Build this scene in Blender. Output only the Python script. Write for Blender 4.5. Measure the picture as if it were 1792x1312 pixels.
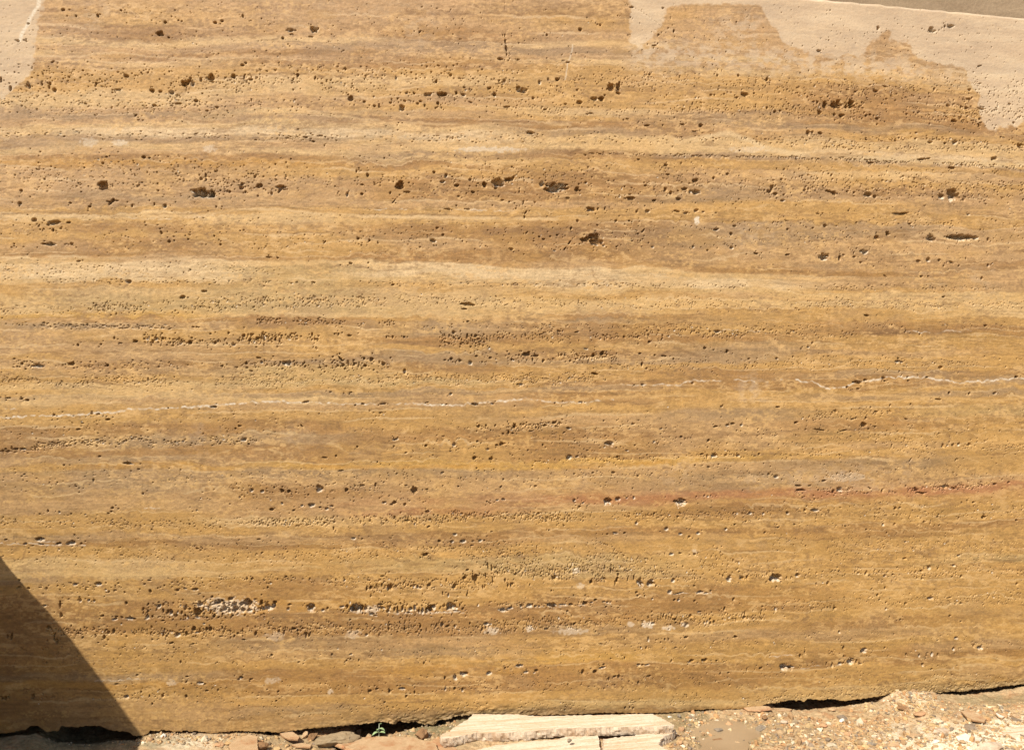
import bpy, bmesh, math, random
import numpy as np
from mathutils import Vector, Matrix

for o in list(bpy.data.objects):
    bpy.data.objects.remove(o)
C = bpy.context.scene.collection
random.seed(5)
RNG = np.random.default_rng(11)
R = math.radians

# ------------------------------------------------------------------ camera
PW, PH = 1792.0, 1312.0          # photograph frame, used as a ruler for places on the stone face
LENS = 33.0
FPX = PW * LENS / 36.0
YAW, PITCH = R(11.3), R(2.3)
CAM = np.array([0.0, -2.6, 1.04])
fwd = np.array([math.sin(YAW) * math.cos(PITCH), math.cos(YAW) * math.cos(PITCH), -math.sin(PITCH)])
rgt = np.array([math.cos(YAW), -math.sin(YAW), 0.0])
upv = np.cross(rgt, fwd)
cam_data = bpy.data.cameras.new('camera')
cam_data.lens = LENS
cam_data.sensor_width = 36.0
cam_data.clip_start = 0.05
cam_data.clip_end = 2000.0
cam = bpy.data.objects.new('camera', cam_data)
C.objects.link(cam)
cam.matrix_world = Matrix(((rgt[0], upv[0], -fwd[0], CAM[0]), (rgt[1], upv[1], -fwd[1], CAM[1]),
                           (rgt[2], upv[2], -fwd[2], CAM[2]), (0, 0, 0, 1)))
bpy.context.scene.camera = cam


def ray(px, py):
    return fwd + rgt * ((px - PW / 2) / FPX) + upv * ((PH / 2 - py) / FPX)


def on_wall(px, py):
    d = ray(px, py)
    t = -CAM[1] / d[1]
    p = CAM + d * t
    return p[0], p[2]


def on_level(px, py, z):
    d = ray(px, py)
    t = (z - CAM[2]) / d[2]
    p = CAM + d * t
    return p[0], p[1]


def to_px(X, Y, Z):
    dx, dy, dz = X - CAM[0], Y - CAM[1], Z - CAM[2]
    zc = dx * fwd[0] + dy * fwd[1] + dz * fwd[2]
    xc = dx * rgt[0] + dy * rgt[1] + dz * rgt[2]
    yc = dx * upv[0] + dy * upv[1] + dz * upv[2]
    return PW / 2 + FPX * xc / zc, PH / 2 - FPX * yc / zc


# ------------------------------------------------------------------ sun, sky, exposure
SA, SB = on_wall(0, 968), on_wall(243, 1290)          # the slanting edge of the shade on the face
sdx, sdz = SB[0] - SA[0], SB[1] - SA[1]
SUN_DIR = Vector((sdx / abs(sdz), 0.72, -1.0)).normalized()   # direction the light travels
sun_el = math.asin(-SUN_DIR.z)
tow = -SUN_DIR
sun_data = bpy.data.lights.new('sun', 'SUN')
sun_data.energy = 4.3
sun_data.angle = R(0.53)
sun_data.color = (1.0, 0.955, 0.88)
sun = bpy.data.objects.new('sun', sun_data)
C.objects.link(sun)
sun.rotation_euler = (-tow).to_track_quat('-Z', 'Y').to_euler()
world = bpy.data.worlds.new('World')
bpy.context.scene.world = world
world.use_nodes = True
nt = world.node_tree
bg = nt.nodes['Background']
sky = nt.nodes.new('ShaderNodeTexSky')
sky.sky_type = 'NISHITA'
sky.sun_disc = False
sky.sun_elevation = sun_el
sky.sun_rotation = math.atan2(tow.x, tow.y)
nt.links.new(sky.outputs[0], bg.inputs[0])
bg.inputs[1].default_value = 0.095
vs = bpy.context.scene.view_settings
vs.view_transform = 'Standard'
vs.look = 'None'
vs.exposure = 0.80
vs.gamma = 1.0

# ------------------------------------------------------------------ helpers
TAB = RNG.random((16, 256, 256)).astype(np.float32)


def vn(x, y, k=0):
    """smooth value noise, -1..1"""
    xi = np.floor(x); yi = np.floor(y)
    fx = (x - xi).astype(np.float32); fy = (y - yi).astype(np.float32)
    xi = xi.astype(np.int64) + 37 * k; yi = yi.astype(np.int64) + 91 * k
    fx = fx * fx * (3 - 2 * fx); fy = fy * fy * (3 - 2 * fy)
    t = TAB[k % 16]
    a = t[yi & 255, xi & 255]; b = t[yi & 255, (xi + 1) & 255]
    c = t[(yi + 1) & 255, xi & 255]; d = t[(yi + 1) & 255, (xi + 1) & 255]
    return ((a + (b - a) * fx) * (1 - fy) + (c + (d - c) * fx) * fy) * 2 - 1


def fbm(x, y, k=0, octv=3, gain=0.5):
    s = 0; a = 1.0; n = 0
    for i in range(octv):
        s = s + a * vn(x * 2 ** i, y * 2 ** i, k + i)
        n += a; a *= gain
    return s / n


def sstep(a, b, x):
    t = np.clip((x - a) / (b - a), 0, 1)
    return t * t * (3 - 2 * t)


def lin(c):
    c = np.asarray(c, float) / 255.0
    return np.where(c <= 0.04045, c / 12.92, ((c + 0.055) / 1.055) ** 2.4)


def tag(o, label=None, cat=None, group=None, kind=None):
    if label: o['label'] = label
    if cat: o['category'] = cat
    if group: o['group'] = group
    if kind: o['kind'] = kind
    return o


def add_mesh(name, verts, faces, mat, parent=None, smooth=False):
    me = bpy.data.meshes.new(name)
    me.from_pydata([tuple(v) for v in verts], [], [tuple(f) for f in faces])
    me.validate()
    me.update()
    if smooth:
        me.polygons.foreach_set('use_smooth', [True] * len(me.polygons))
    me.materials.append(mat)
    o = bpy.data.objects.new(name, me)
    C.objects.link(o)
    if parent: o.parent = parent
    return o


def quad_mesh(name, V, Q, mat, smooth=True):
    """fast mesh from numpy arrays"""
    me = bpy.data.meshes.new(name)
    me.vertices.add(len(V))
    me.vertices.foreach_set('co', np.ascontiguousarray(V, dtype=np.float32).ravel())
    me.loops.add(Q.size)
    me.loops.foreach_set('vertex_index', np.ascontiguousarray(Q, dtype=np.int32).ravel())
    me.polygons.add(len(Q))
    me.polygons.foreach_set('loop_start', np.arange(0, Q.size, Q.shape[1], dtype=np.int32))
    me.polygons.foreach_set('use_smooth', np.full(len(Q), smooth))
    me.update(calc_edges=True)
    me.materials.append(mat)
    o = bpy.data.objects.new(name, me)
    C.objects.link(o)
    return o


def attr_col(me, name, rgb):
    a = me.attributes.new(name, 'FLOAT_COLOR', 'POINT')
    d = np.ones((len(rgb), 4), np.float32); d[:, :3] = rgb
    a.data.foreach_set('color', d.ravel())


def attr_f(me, name, v):
    a = me.attributes.new(name, 'FLOAT', 'POINT')
    a.data.foreach_set('value', np.ascontiguousarray(v, dtype=np.float32).ravel())


class NT:
    def __init__(self, name, rough=0.8, spec=0.3):
        self.m = bpy.data.materials.new(name)
        self.m.use_nodes = True
        self.t = self.m.node_tree
        self.b = self.t.nodes['Principled BSDF']
        self.b.inputs['Roughness'].default_value = rough
        self.b.inputs['Specular IOR Level'].default_value = spec
        self.tc = self.t.nodes.new('ShaderNodeTexCoord')

    def link(self, a, b): self.t.links.new(a, b)

    def node(self, k, **kw):
        n = self.t.nodes.new(k)
        for a, v in kw.items(): setattr(n, a, v)
        return n

    def noise(self, scale, detail=4, rough=0.6, stretch=None):
        n = self.node('ShaderNodeTexNoise')
        n.inputs['Scale'].default_value = scale
        n.inputs['Detail'].default_value = detail
        n.inputs['Roughness'].default_value = rough
        if stretch:
            mp = self.node('ShaderNodeMapping')
            mp.inputs['Scale'].default_value = stretch
            self.link(self.tc.outputs['Object'], mp.inputs['Vector'])
            self.link(mp.outputs[0], n.inputs['Vector'])
        else:
            self.link(self.tc.outputs['Object'], n.inputs['Vector'])
        return n.outputs['Fac']

    def ramp(self, fac, stops):
        r = self.node('ShaderNodeValToRGB')
        e = r.color_ramp.elements
        while len(e) < len(stops): e.new(0.5)
        for el, (p, c) in zip(e, stops):
            el.position = p
            el.color = tuple(c) + (1,) if not isinstance(c, (int, float)) else (c, c, c, 1)
        self.link(fac, r.inputs[0])
        return r.outputs[0]

    def mix(self, fac, a, b, mode='MIX'):
        n = self.node('ShaderNodeMix', data_type='RGBA', blend_type=mode)
        for s, v in ((n.inputs[0], fac), (n.inputs[6], a), (n.inputs[7], b)):
            if isinstance(v, (int, float)): s.default_value = v
            elif isinstance(v, tuple): s.default_value = v + (1,)
            else: self.link(v, s)
        return n.outputs[2]

    def attr(self, name):
        return self.node('ShaderNodeAttribute', attribute_name=name)

    def bump(self, h, strength, dist):
        n = self.node('ShaderNodeBump')
        n.inputs['Strength'].default_value = strength
        n.inputs['Distance'].default_value = dist
        self.link(h, n.inputs['Height'])
        self.link(n.outputs[0], self.b.inputs['Normal'])

    def color(self, c): self.link(c, self.b.inputs['Base Color'])


KA = 0.58      # picture colour in full sun -> stone colour


def seen(c, k=KA):
    return tuple(float(v) for v in lin(c) * k)

# ------------------------------------------------------------------ bedding of the big travertine face
PAL = {'G': (200, 156, 90), 'L': (217, 179, 118), 'P': (225, 192, 138), 'B': (174, 131, 76), 'D': (150, 112, 68),
       'K': (178, 144, 98), 'Y': (208, 162, 86), 'O': (196, 148, 78), 'T': (196, 156, 102), 'R': (188, 136, 86),
       'E': (198, 164, 106)}
HX = [0, 256, 512, 768, 1024, 1280, 1536, 1792]
HOR = '''-80 -80 -80 -80 -80 -80 -80 -80 TTTTTTTT
22 20 18 30 28 30 35 50 TGTTGTTT
40 48 45 50 55 58 60 75 TBTBTTTT
68 70 66 68 72 75 80 95 LLLKLTTT
78 82 78 75 80 88 100 115 TTKKKTTK
90 94 90 90 96 100 112 130 LBBTTLTL
100 102 102 98 102 110 125 142 TTTBLTLT
112 106 108 108 112 118 135 155 BLBBGLGL
122 115 118 120 122 130 142 165 GGGGGGGG
150 135 130 130 136 142 150 175 GGLLGGBT
163 158 150 150 155 158 170 195 LLLGGGBG
172 172 162 166 172 175 190 212 LLTTGGBB
190 190 182 185 192 195 205 225 KTTGLKBB
200 200 190 195 205 208 218 238 KKLTGKKB
208 208 200 207 214 220 230 248 TTKBBTGG
222 215 212 218 225 232 245 256 LLLLKBLL
228 222 222 230 238 240 252 262 LPPPLLLL
242 238 240 245 255 258 266 276 KKKLLLPP
252 248 248 254 263 268 274 283 KLTLDKKG
262 262 262 268 272 278 284 290 LTLKBGKK
272 272 272 276 280 286 292 296 BBBLGGGG
280 280 282 284 290 296 302 306 OOOBGTLT
290 292 294 294 300 310 318 322 TTGGBTGG
305 315 315 310 315 325 330 335 TTTBBKBT
330 335 335 332 335 340 345 348 TKTBBKTT
350 352 350 350 350 352 356 360 TTTTTGGT
366 362 362 366 365 368 372 378 GGGGGGGG
374 374 373 377 377 380 386 392 LLLLGGGG
385 384 380 384 386 388 394 400 GGLGBKKT
396 392 392 394 398 398 404 408 GBGBDKKT
412 408 410 410 415 415 420 425 GGGBBKTT
425 418 425 420 430 432 438 442 TBGTBTTT
440 432 435 434 443 448 455 460 BBGBBTTB
449 445 445 452 460 466 470 475 LTBBTBBT
456 455 455 460 470 474 482 488 PPLPPLTT
468 468 468 470 480 486 495 502 PPEPPPTT
485 483 480 482 492 498 508 510 LPELPPGT
495 492 490 493 502 506 514 516 GGEGLLLL
507 505 505 508 512 516 522 525 GLELGTLL
520 518 515 516 522 525 532 535 LEELLLLL
535 532 532 530 535 538 542 545 LEELLGGL
547 548 548 548 550 552 555 556 YYLLBGGG
556 556 554 556 560 562 564 564 TBBGKGBG
563 562 560 560 567 568 570 570 KKBKBGBB
574 572 572 570 575 576 576 578 TGGKBGDB
590 585 585 585 588 588 586 588 TGGBBBGG
604 600 600 602 602 600 600 600 TTGGGKGG
618 618 614 614 616 612 612 612 GTGKBKTG
630 632 628 624 630 624 620 622 TBKKKKGG
645 642 640 640 640 636 630 632 GTEBGGGG
658 656 654 652 650 644 640 640 GGEGGBGG
670 668 668 666 664 652 648 650 LLEEGBKB
680 678 678 676 672 664 660 660 GLGGBBBK
692 688 686 684 680 676 672 668 KLKKKBBK
700 696 694 692 688 684 682 674 LTLTBGGG
708 704 700 700 698 694 690 684 GGTTBGKK
735 728 712 712 708 702 700 694 GGGGGGGG
745 740 732 730 724 716 710 706 BBBGTKGE
765 760 755 752 748 738 732 726 BKKBBTBG
785 780 780 775 768 760 755 748 BBBGBTGG
800 798 798 795 790 782 776 770 TKBGBGTG
812 808 808 808 805 795 788 782 GOYYYYGG
824 820 820 820 818 810 800 792 TKKKTTKG
845 838 835 838 835 828 820 812 KKTTTKTG
862 856 852 855 852 845 840 832 TTBTTKTT
880 874 872 874 868 860 852 846 TTTTRRRR
898 892 892 890 886 875 868 862 GGTRTGGG
908 905 904 900 895 885 880 872 GGLGGBGG
922 920 918 918 910 905 898 890 GGGGGGGG
938 935 934 932 925 920 915 908 KTTBBBBB
952 950 946 944 938 934 928 920 BBBBTGBG
960 958 954 952 946 942 936 928 GGGGGGGG
980 978 978 976 970 966 960 955 LLGEEGGG
1000 1000 992 988 980 980 976 970 LLGEEGGE
1010 1010 1000 1000 1000 995 990 984 KGGGEGGG
1020 1020 1012 1014 1012 1010 1004 996 GGBGGGGG
1040 1038 1030 1030 1028 1024 1016 1010 BGBGGBGG
1055 1050 1044 1042 1042 1040 1034 1026 BBOGBBGG
1075 1078 1070 1064 1056 1054 1048 1042 BBBBBBGG
1092 1090 1080 1078 1070 1068 1062 1056 BBBBBGGG
1108 1106 1100 1096 1092 1086 1080 1072 BGBBKGBG
1125 1122 1114 1112 1108 1104 1096 1088 BGKTGTTG
1145 1142 1136 1132 1128 1124 1116 1106 BGTKGGGG
1165 1160 1155 1150 1144 1142 1134 1122 BGGGYGBT
1178 1176 1172 1166 1160 1158 1148 1136 KKBOBBBB
1192 1190 1186 1180 1176 1172 1160 1150 OOBBBBGG
1208 1206 1200 1196 1192 1188 1176 1165 BGBBBBGT
1225 1222 1216 1212 1208 1205 1194 1182 BTGGGGLG
1250 1244 1236 1230 1225 1222 1212 1195 BTKGLLLL
1262 1256 1250 1242 1238 1234 1224 1206 BTTKKBTK
1300 1290 1280 1270 1265 1262 1250 1230 BTTKKBTK'''.split('\n')

# holes read off the stone face: tiles of the photograph, each hole «x,y,width,height» in tile units; p = pale crumbled
# rim, a = leaning like /, d = leaning like \
PITS = {
(0, 0): '440,70,22,20;198,165,20,16;125,288,22,18;1110,235,45,32;1175,262,25,16;1150,157,24,20;1545,148,22,24;1500,160,30,20;843,75,14,18;1690,115,14,26;680,110,14,24;528,110,12,16;1240,142,14,10;5,560,20,46;200,595,26,50p;72,618,20,40;292,588,14,26;348,583,16,22;342,608,14,24;380,630,26,34p;880,530,36,22p;982,507,14,18;822,503,22,10;668,583,18,26;1290,575,70,40;1270,570,24,36;1340,585,30,36p;1398,555,16,30;1470,540,36,46;1475,570,36,10;1625,535,30,34;1700,535,12,34;1745,552,30,20;1060,632,36,30;1115,638,28,22;1195,643,40,30p;825,625,46,14p;482,538,14,10;1365,702,34,24;1238,722,56,14;1075,735,38,14;595,722,20,8;1512,748,20,14;945,802,18,14;965,836,16,10;995,837,20,10;1325,545,16,18;1410,652,16,14;1690,455,26,16;1710,440,18,12;1440,772,26,12;180,287,14,8;365,435,22,12;715,1290,60,50;1000,1095,28,18;1040,1100,22,18;715,1135,16,18;1500,1193,16,14;1432,1218,12,34;1400,1245,22,20;1435,1250,14,24;310,1245,14,16;1685,1280,20,22;1680,1303,36,14;1775,1230,18,24',
(448, 0): '245,212,52,24p;400,208,70,40p;245,240,38,8;185,267,22,20;380,258,34,12;1140,225,26,16a;1270,458,24,10;292,522,20,22;412,543,14,28;460,582,24,10;975,545,16,24p;1255,565,20,30;1355,525,20,18;1155,517,12,10;1290,658,76,26;1200,657,46,24p;1100,648,24,20;1050,650,20,16p;1450,610,20,12;1625,615,28,20;1660,660,26,24;1445,662,28,22p;1395,650,20,24;660,685,34,32;640,660,20,14;755,710,24,14;858,735,12,34;825,738,20,14;937,716,24,14;1018,755,36,36p;1145,706,26,20;1125,722,20,16p;1268,720,28,26;1250,753,12,12;1035,703,20,12;985,688,10,14;1175,735,14,20;1495,712,30,10;1745,745,42,10;1700,412,52,16;400,985,30,12;450,945,34,10;395,940,24,8;345,955,34,10;778,1220,20,30;1240,1198,22,18;1323,1220,20,28p;1300,1265,32,18p;1490,1250,18,20;1400,1292,38,26;1590,1285,32,34;1685,1270,70,44p;1760,1250,44,44;1000,1288,60,44;30,1290,46,30;175,1302,56,22p;700,1190,14,24;740,1285,26,12;1730,565,20,14p;1735,290,12,40;1733,250,10,20;1742,340,14,40;1745,380,10,20',
(896, 0): '475,207,22,24;243,245,18,22;830,52,36,12;1050,57,18,12;615,177,16,12;65,630,70,30p;45,610,30,24;193,575,18,30p;252,555,10,28;315,552,32,22;688,605,34,44;742,600,28,46;742,650,38,16;573,690,46,22p;622,685,40,26;645,663,16,12;472,712,38,24;148,685,20,18;375,725,22,12;232,762,32,10;455,627,20,12;1128,215,18,24;1020,243,16,14;990,318,32,8;388,437,28,12;40,417,16,12;958,518,16,14;1430,525,14,14;1575,525,20,18;1775,552,20,28;1385,662,22,14;1410,662,14,12;1615,658,44,26;1565,680,20,14;1478,655,14,12;1685,650,14,12;1775,750,24,18;1315,873,28,22;1050,872,12,12;1190,867,36,8;940,875,36,12;125,925,46,20p;1270,914,36,8;1585,1048,18,14;207,1280,34,30p;310,1290,130,34p;515,1270,20,16p;455,1305,30,14;1090,1215,20,14;1280,1255,44,20;1070,1148,24,16;1500,1210,24,16;1405,1240,22,24;930,1290,24,14;10,1235,16,22;880,1108,22,12;805,828,24,8;550,790,30,10',
(1342, 0): '360,355,38,14;1280,185,40,18p;1150,208,44,24p;1240,185,16,16;775,200,24,26;485,730,60,46;580,735,54,46;403,735,38,38;352,715,18,24;760,635,42,16;825,602,26,10;315,662,18,14;520,805,40,20;367,785,26,30;468,797,24,20;55,778,26,22;92,773,14,14;692,805,20,14;720,800,22,12;768,827,28,14;975,795,18,14;1410,625,26,18;1405,690,38,14;1168,622,16,20;1258,735,22,18;1350,748,16,20;1388,750,22,20;1302,840,32,24;1485,755,52,12;1718,855,18,14;1690,725,26,12;1478,873,20,20;1480,828,20,14;287,922,26,24;320,920,20,18;368,927,36,16;1135,990,34,14p;1240,998,22,20;1310,990,34,24p;1765,1018,34,28;1585,1105,40,20;725,1135,44,12;1085,1108,90,10;1290,1170,50,14;895,978,22,14;1585,1145,12,10;450,1218,16,20;100,1248,20,12;40,1300,26,16;1480,460,36,10',
(0, 328): '148,22,20,22;140,112,26,24p;490,108,26,16;780,95,60,30a;625,133,22,16;918,130,14,18;715,5,46,24;1420,42,130,54p;1415,20,50,20;1075,118,14,20;1148,133,30,30p;1680,8,36,18;1708,32,14,22;1598,32,14,20;1505,135,12,18;238,225,38,26;375,245,70,26p;335,258,22,24;308,230,16,10;270,267,14,28a;475,245,34,16;370,298,16,26;305,290,14,14;425,285,20,10;350,395,90,24p;98,392,12,18;500,392,20,22p;1122,315,16,26;1178,375,18,22;1213,370,10,16;1490,338,12,20;1535,397,14,16;1310,360,12,12;893,655,42,26p;548,513,28,10;1272,762,36,26;1422,722,42,14;175,830,22,10;1325,572,14,10;1130,1048,22,28;1085,1050,22,28p;1063,1075,14,20;942,1070,40,22;1322,1078,32,32;1335,1045,14,14;795,1048,14,22;542,1095,20,22;703,1090,14,18;1258,1082,18,24p;1497,1080,20,24;1625,1095,24,18p;1697,1030,20,28;1590,1012,14,20;1580,1085,14,20;1465,1018,16,12;1738,1060,20,30;1755,1025,20,20;840,1083,30,10;265,1240,62,26p;497,1228,50,26;748,1237,26,26;152,1226,18,18;120,1245,16,12;178,1262,16,12;1545,1240,26,14;1715,1222,20,22;1750,1277,22,12;1720,1255,18,12;1345,970,20,14;1368,972,14,12',
(448, 328): '170,15,56,34a;110,42,14,24p;635,50,18,34p;738,45,28,20;935,38,12,20;1000,5,36,20;1050,32,52,14;1410,62,24,14;1510,32,26,14;1670,5,26,16;958,98,34,18a;1715,88,24,12;1465,42,12,14;1330,150,50,8;1470,150,60,8;480,380,30,14a;712,357,24,22;790,367,26,24;735,402,12,10;1302,330,20,16;1260,282,20,14;1235,370,42,20p;1780,430,22,16;1436,373,8,14;850,387,12,10;85,485,46,12;153,490,16,8;658,528,30,16;402,660,28,10;952,677,24,14;1478,812,94,20;1450,845,44,8;1475,932,22,10;12,1048,28,26;57,1055,12,36;135,1055,20,36;110,1072,14,22;38,1050,10,20;165,1070,12,20;208,1025,10,18;185,1030,10,22;248,1018,10,18;270,1022,10,18;390,1025,14,30;420,1055,36,12;600,1010,10,10;575,1020,8,18;548,1018,12,12;650,1030,28,14;908,1040,12,24;952,1040,14,22;1375,1008,20,22p;1030,1040,16,12;1415,1048,18,18;1470,1030,14,26;1530,1030,22,26;1545,1055,18,20;1525,1060,14,14;1440,1080,16,14;1345,1085,12,18;1495,1108,14,12;1560,1070,30,10;1590,1075,16,12;1380,1045,14,14;535,1178,20,20;592,1195,24,52d;605,1235,24,24;645,1230,14,30;683,1230,16,30;752,1190,20,22;805,1195,30,34;762,1240,32,24;885,1230,26,26;820,1268,16,12;215,1220,54,34p;170,1215,14,14;20,1185,40,12;40,1215,18,22p;1360,1192,20,20;1420,1205,22,20;1493,1220,28,34p;1535,1172,28,14;1632,1185,22,16;1315,1200,20,10;1750,1140,14,10;1780,1195,16,16;1035,1280,20,34p;145,1300,20,12',
(896, 328): '305,10,130,36p;455,15,42,24;52,30,10,20;1068,15,24,26;1105,40,20,22;1275,32,70,26p;1200,12,40,18;1155,25,16,16;818,76,54,18;820,48,20,5;1162,80,38,20;985,90,34,16;540,150,60,24p;598,150,16,22;648,145,10,20;390,75,30,12;1150,165,42,12;1210,178,34,14p;1283,160,30,16p;945,165,30,20p;1330,170,20,12p;868,168,14,14p;1420,177,20,8;28,145,12,14;80,105,8,30;95,175,18,26a;88,205,8,26;412,287,18,32;455,232,20,20;725,232,18,16;818,233,18,14;500,360,60,26;560,345,80,26;590,330,26,22;570,372,70,44;600,385,66,34p;640,405,20,18p;525,378,20,10;400,385,18,30a;370,425,26,20a;295,438,24,12p;222,360,26,14;192,343,16,12;315,330,18,14;268,340,14,10;108,310,14,14a;915,300,30,18a;878,322,16,12;838,372,14,8;1420,293,44,16p;1550,268,24,16;1525,325,24,24;1530,420,30,22p;1262,413,16,18p;980,412,22,18p;952,385,12,10;1360,438,18,12;730,412,14,12;1700,460,40,14;1655,297,10,14;595,262,20,10;1430,1003,44,18p;1485,1003,14,12;1208,990,14,12;325,998,30,14p;455,1005,30,8p;780,1040,20,16;950,1025,14,18;955,1073,18,18;943,998,12,12;1345,1118,26,18;1500,1140,24,22;100,1155,44,30;145,1195,12,36;170,1172,36,18;218,1205,20,30;515,1122,30,14p;568,1168,24,28;632,1155,30,34;660,1165,16,14;525,1180,10,22;345,1165,14,22;890,1155,24,14;995,1168,18,14;1055,1172,40,8;1125,1193,14,14;905,1232,14,36;938,1258,14,16;1650,1192,20,14;1405,1130,12,8;285,1190,16,12;580,1295,50,14;195,1025,14,12',
(1342, 328): '30,20,28,36a;58,45,32,18;18,30,20,24;120,50,16,14;262,18,18,14;290,12,12,18;110,92,36,14p;425,25,36,18;470,42,46,26;697,50,46,32p;755,65,26,22;608,35,18,12;560,28,20,12;1215,68,34,28p;1290,55,60,60p;1325,60,30,30;1370,82,20,20;1275,30,18,30;1155,65,16,12;1430,60,10,24a;1785,85,14,20;355,182,24,8;388,180,12,8;570,162,18,12;930,183,100,10p;1403,188,26,12p;995,253,30,14;145,290,20,14;320,283,18,12;405,268,22,18;763,350,30,26;763,322,8,30;845,320,28,34;1140,350,44,42p;1165,360,24,22;1340,350,136,34p;1400,360,24,24;1450,350,44,18p;1540,362,16,20;1485,295,12,10;400,480,52,36p;365,480,10,26;508,490,22,32;535,470,10,20;610,482,18,14;678,447,46,26p;607,455,10,18;655,522,20,12;1055,512,28,14;1125,503,26,24p;1200,505,20,16;1282,520,30,14;1335,545,14,14;1540,545,16,18p;1230,545,14,12;1497,632,20,18;1078,618,24,12;1125,618,16,10;825,618,26,12d;1232,762,22,12;695,890,36,12;745,550,12,10;145,468,28,10;1385,495,10,20;870,955,18,8;1522,962,20,12;918,1210,44,20p;915,1190,18,14;1210,1250,26,18;922,1278,14,12;840,1272,10,12;772,1270,12,10;240,1122,16,12;290,1110,20,12p;318,1082,14,14;965,1000,10,20;1065,1022,12,14;70,1190,20,14p;183,1178,10,14',
(0, 656): '1030,30,10,26;375,278,22,18;755,310,38,18;685,270,16,12;640,270,22,12;1485,222,50,14p;1170,230,16,12;675,450,36,12p;880,455,12,14;110,515,30,18p;160,515,44,14p;90,515,20,10;1275,460,20,16p;1220,465,16,14;1695,450,40,26p;1650,462,20,12;1730,480,20,20;1670,355,28,14;1640,372,16,12;575,335,20,10;692,567,18,8;895,617,70,14p;445,627,14,12;965,655,20,10;650,728,14,20;995,825,14,16p;1750,800,24,26p;1668,850,12,16p;780,925,22,26;775,950,22,16;333,945,14,26;412,953,14,22p;825,930,14,10;278,967,14,12;495,967,16,12;595,970,14,10p;755,962,16,8;285,1142,64,30p;288,1177,44,12p;408,1172,46,16p;495,1170,56,26p;565,1172,18,16;175,1175,24,16p;518,1113,16,14;38,1145,20,8;1375,1207,22,14;170,690,24,10;160,730,12,10;545,378,30,10;845,1252,20,10;530,775,12,14;1600,897,16,10;150,165,30,16;190,175,30,20;60,160,40,10;1370,940,10,12p',
(448, 656): '350,187,50,14p;885,200,40,14p;745,200,24,12p;1525,203,46,18p;1645,200,24,12p;1325,205,20,8;1355,133,24,18p;1195,190,14,8;690,212,20,12;440,268,18,12;870,262,28,10;320,355,36,16d;660,122,20,8;520,118,16,10;1550,355,18,28;1602,352,12,20;1665,352,12,20;1758,398,18,30;1720,408,14,10;1540,462,20,18;1378,482,26,32p;1710,480,30,24;1675,488,18,14;1615,515,18,18p;1632,582,34,20;1520,578,30,30;1183,492,20,16;1355,528,18,10;972,448,44,16p;705,498,12,14;960,497,10,14;1045,540,18,8p;1108,443,10,10;557,560,12,20;845,605,8,18;480,575,40,12;592,665,42,10;1297,678,24,14p;980,687,16,10;1655,655,12,10;1722,725,16,18;1705,778,20,22a;1102,805,40,44;1095,780,14,20;445,788,36,40p;632,797,26,28;660,780,12,10;688,770,16,14;743,768,36,14;832,765,14,28;1045,768,20,10;127,783,12,16;185,805,30,32;230,807,24,26;44,810,26,22p;1190,795,20,14;1410,775,12,14;1300,770,10,10;890,887,32,16p;965,887,34,24;945,900,20,14;1037,900,20,22;390,905,44,28p;492,930,26,20p;525,912,28,14p;445,920,16,12;182,893,16,20p;110,935,36,24;262,942,22,14;320,908,20,16p;1195,948,32,18p;1608,880,14,10;1722,865,30,12p;1680,870,24,12p;1632,895,12,14;545,1022,16,16p;540,1065,10,26;478,1025,14,16;1212,1005,18,16p;1050,1012,34,18;795,1015,12,12;910,1010,18,14;965,990,12,24;680,1137,34,22p;740,1140,16,10;940,1135,16,10;1385,1108,30,20p;1275,1155,28,20;1365,1158,24,20p;1443,1155,40,24p;1562,1150,28,20p;1510,1155,18,10;1590,1150,16,10;20,1142,34,8;1640,1090,14,10;1200,1055,24,14;1180,1250,40,26;1145,1270,12,12;845,1258,18,10;45,1235,20,10;1500,1185,24,10',
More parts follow.
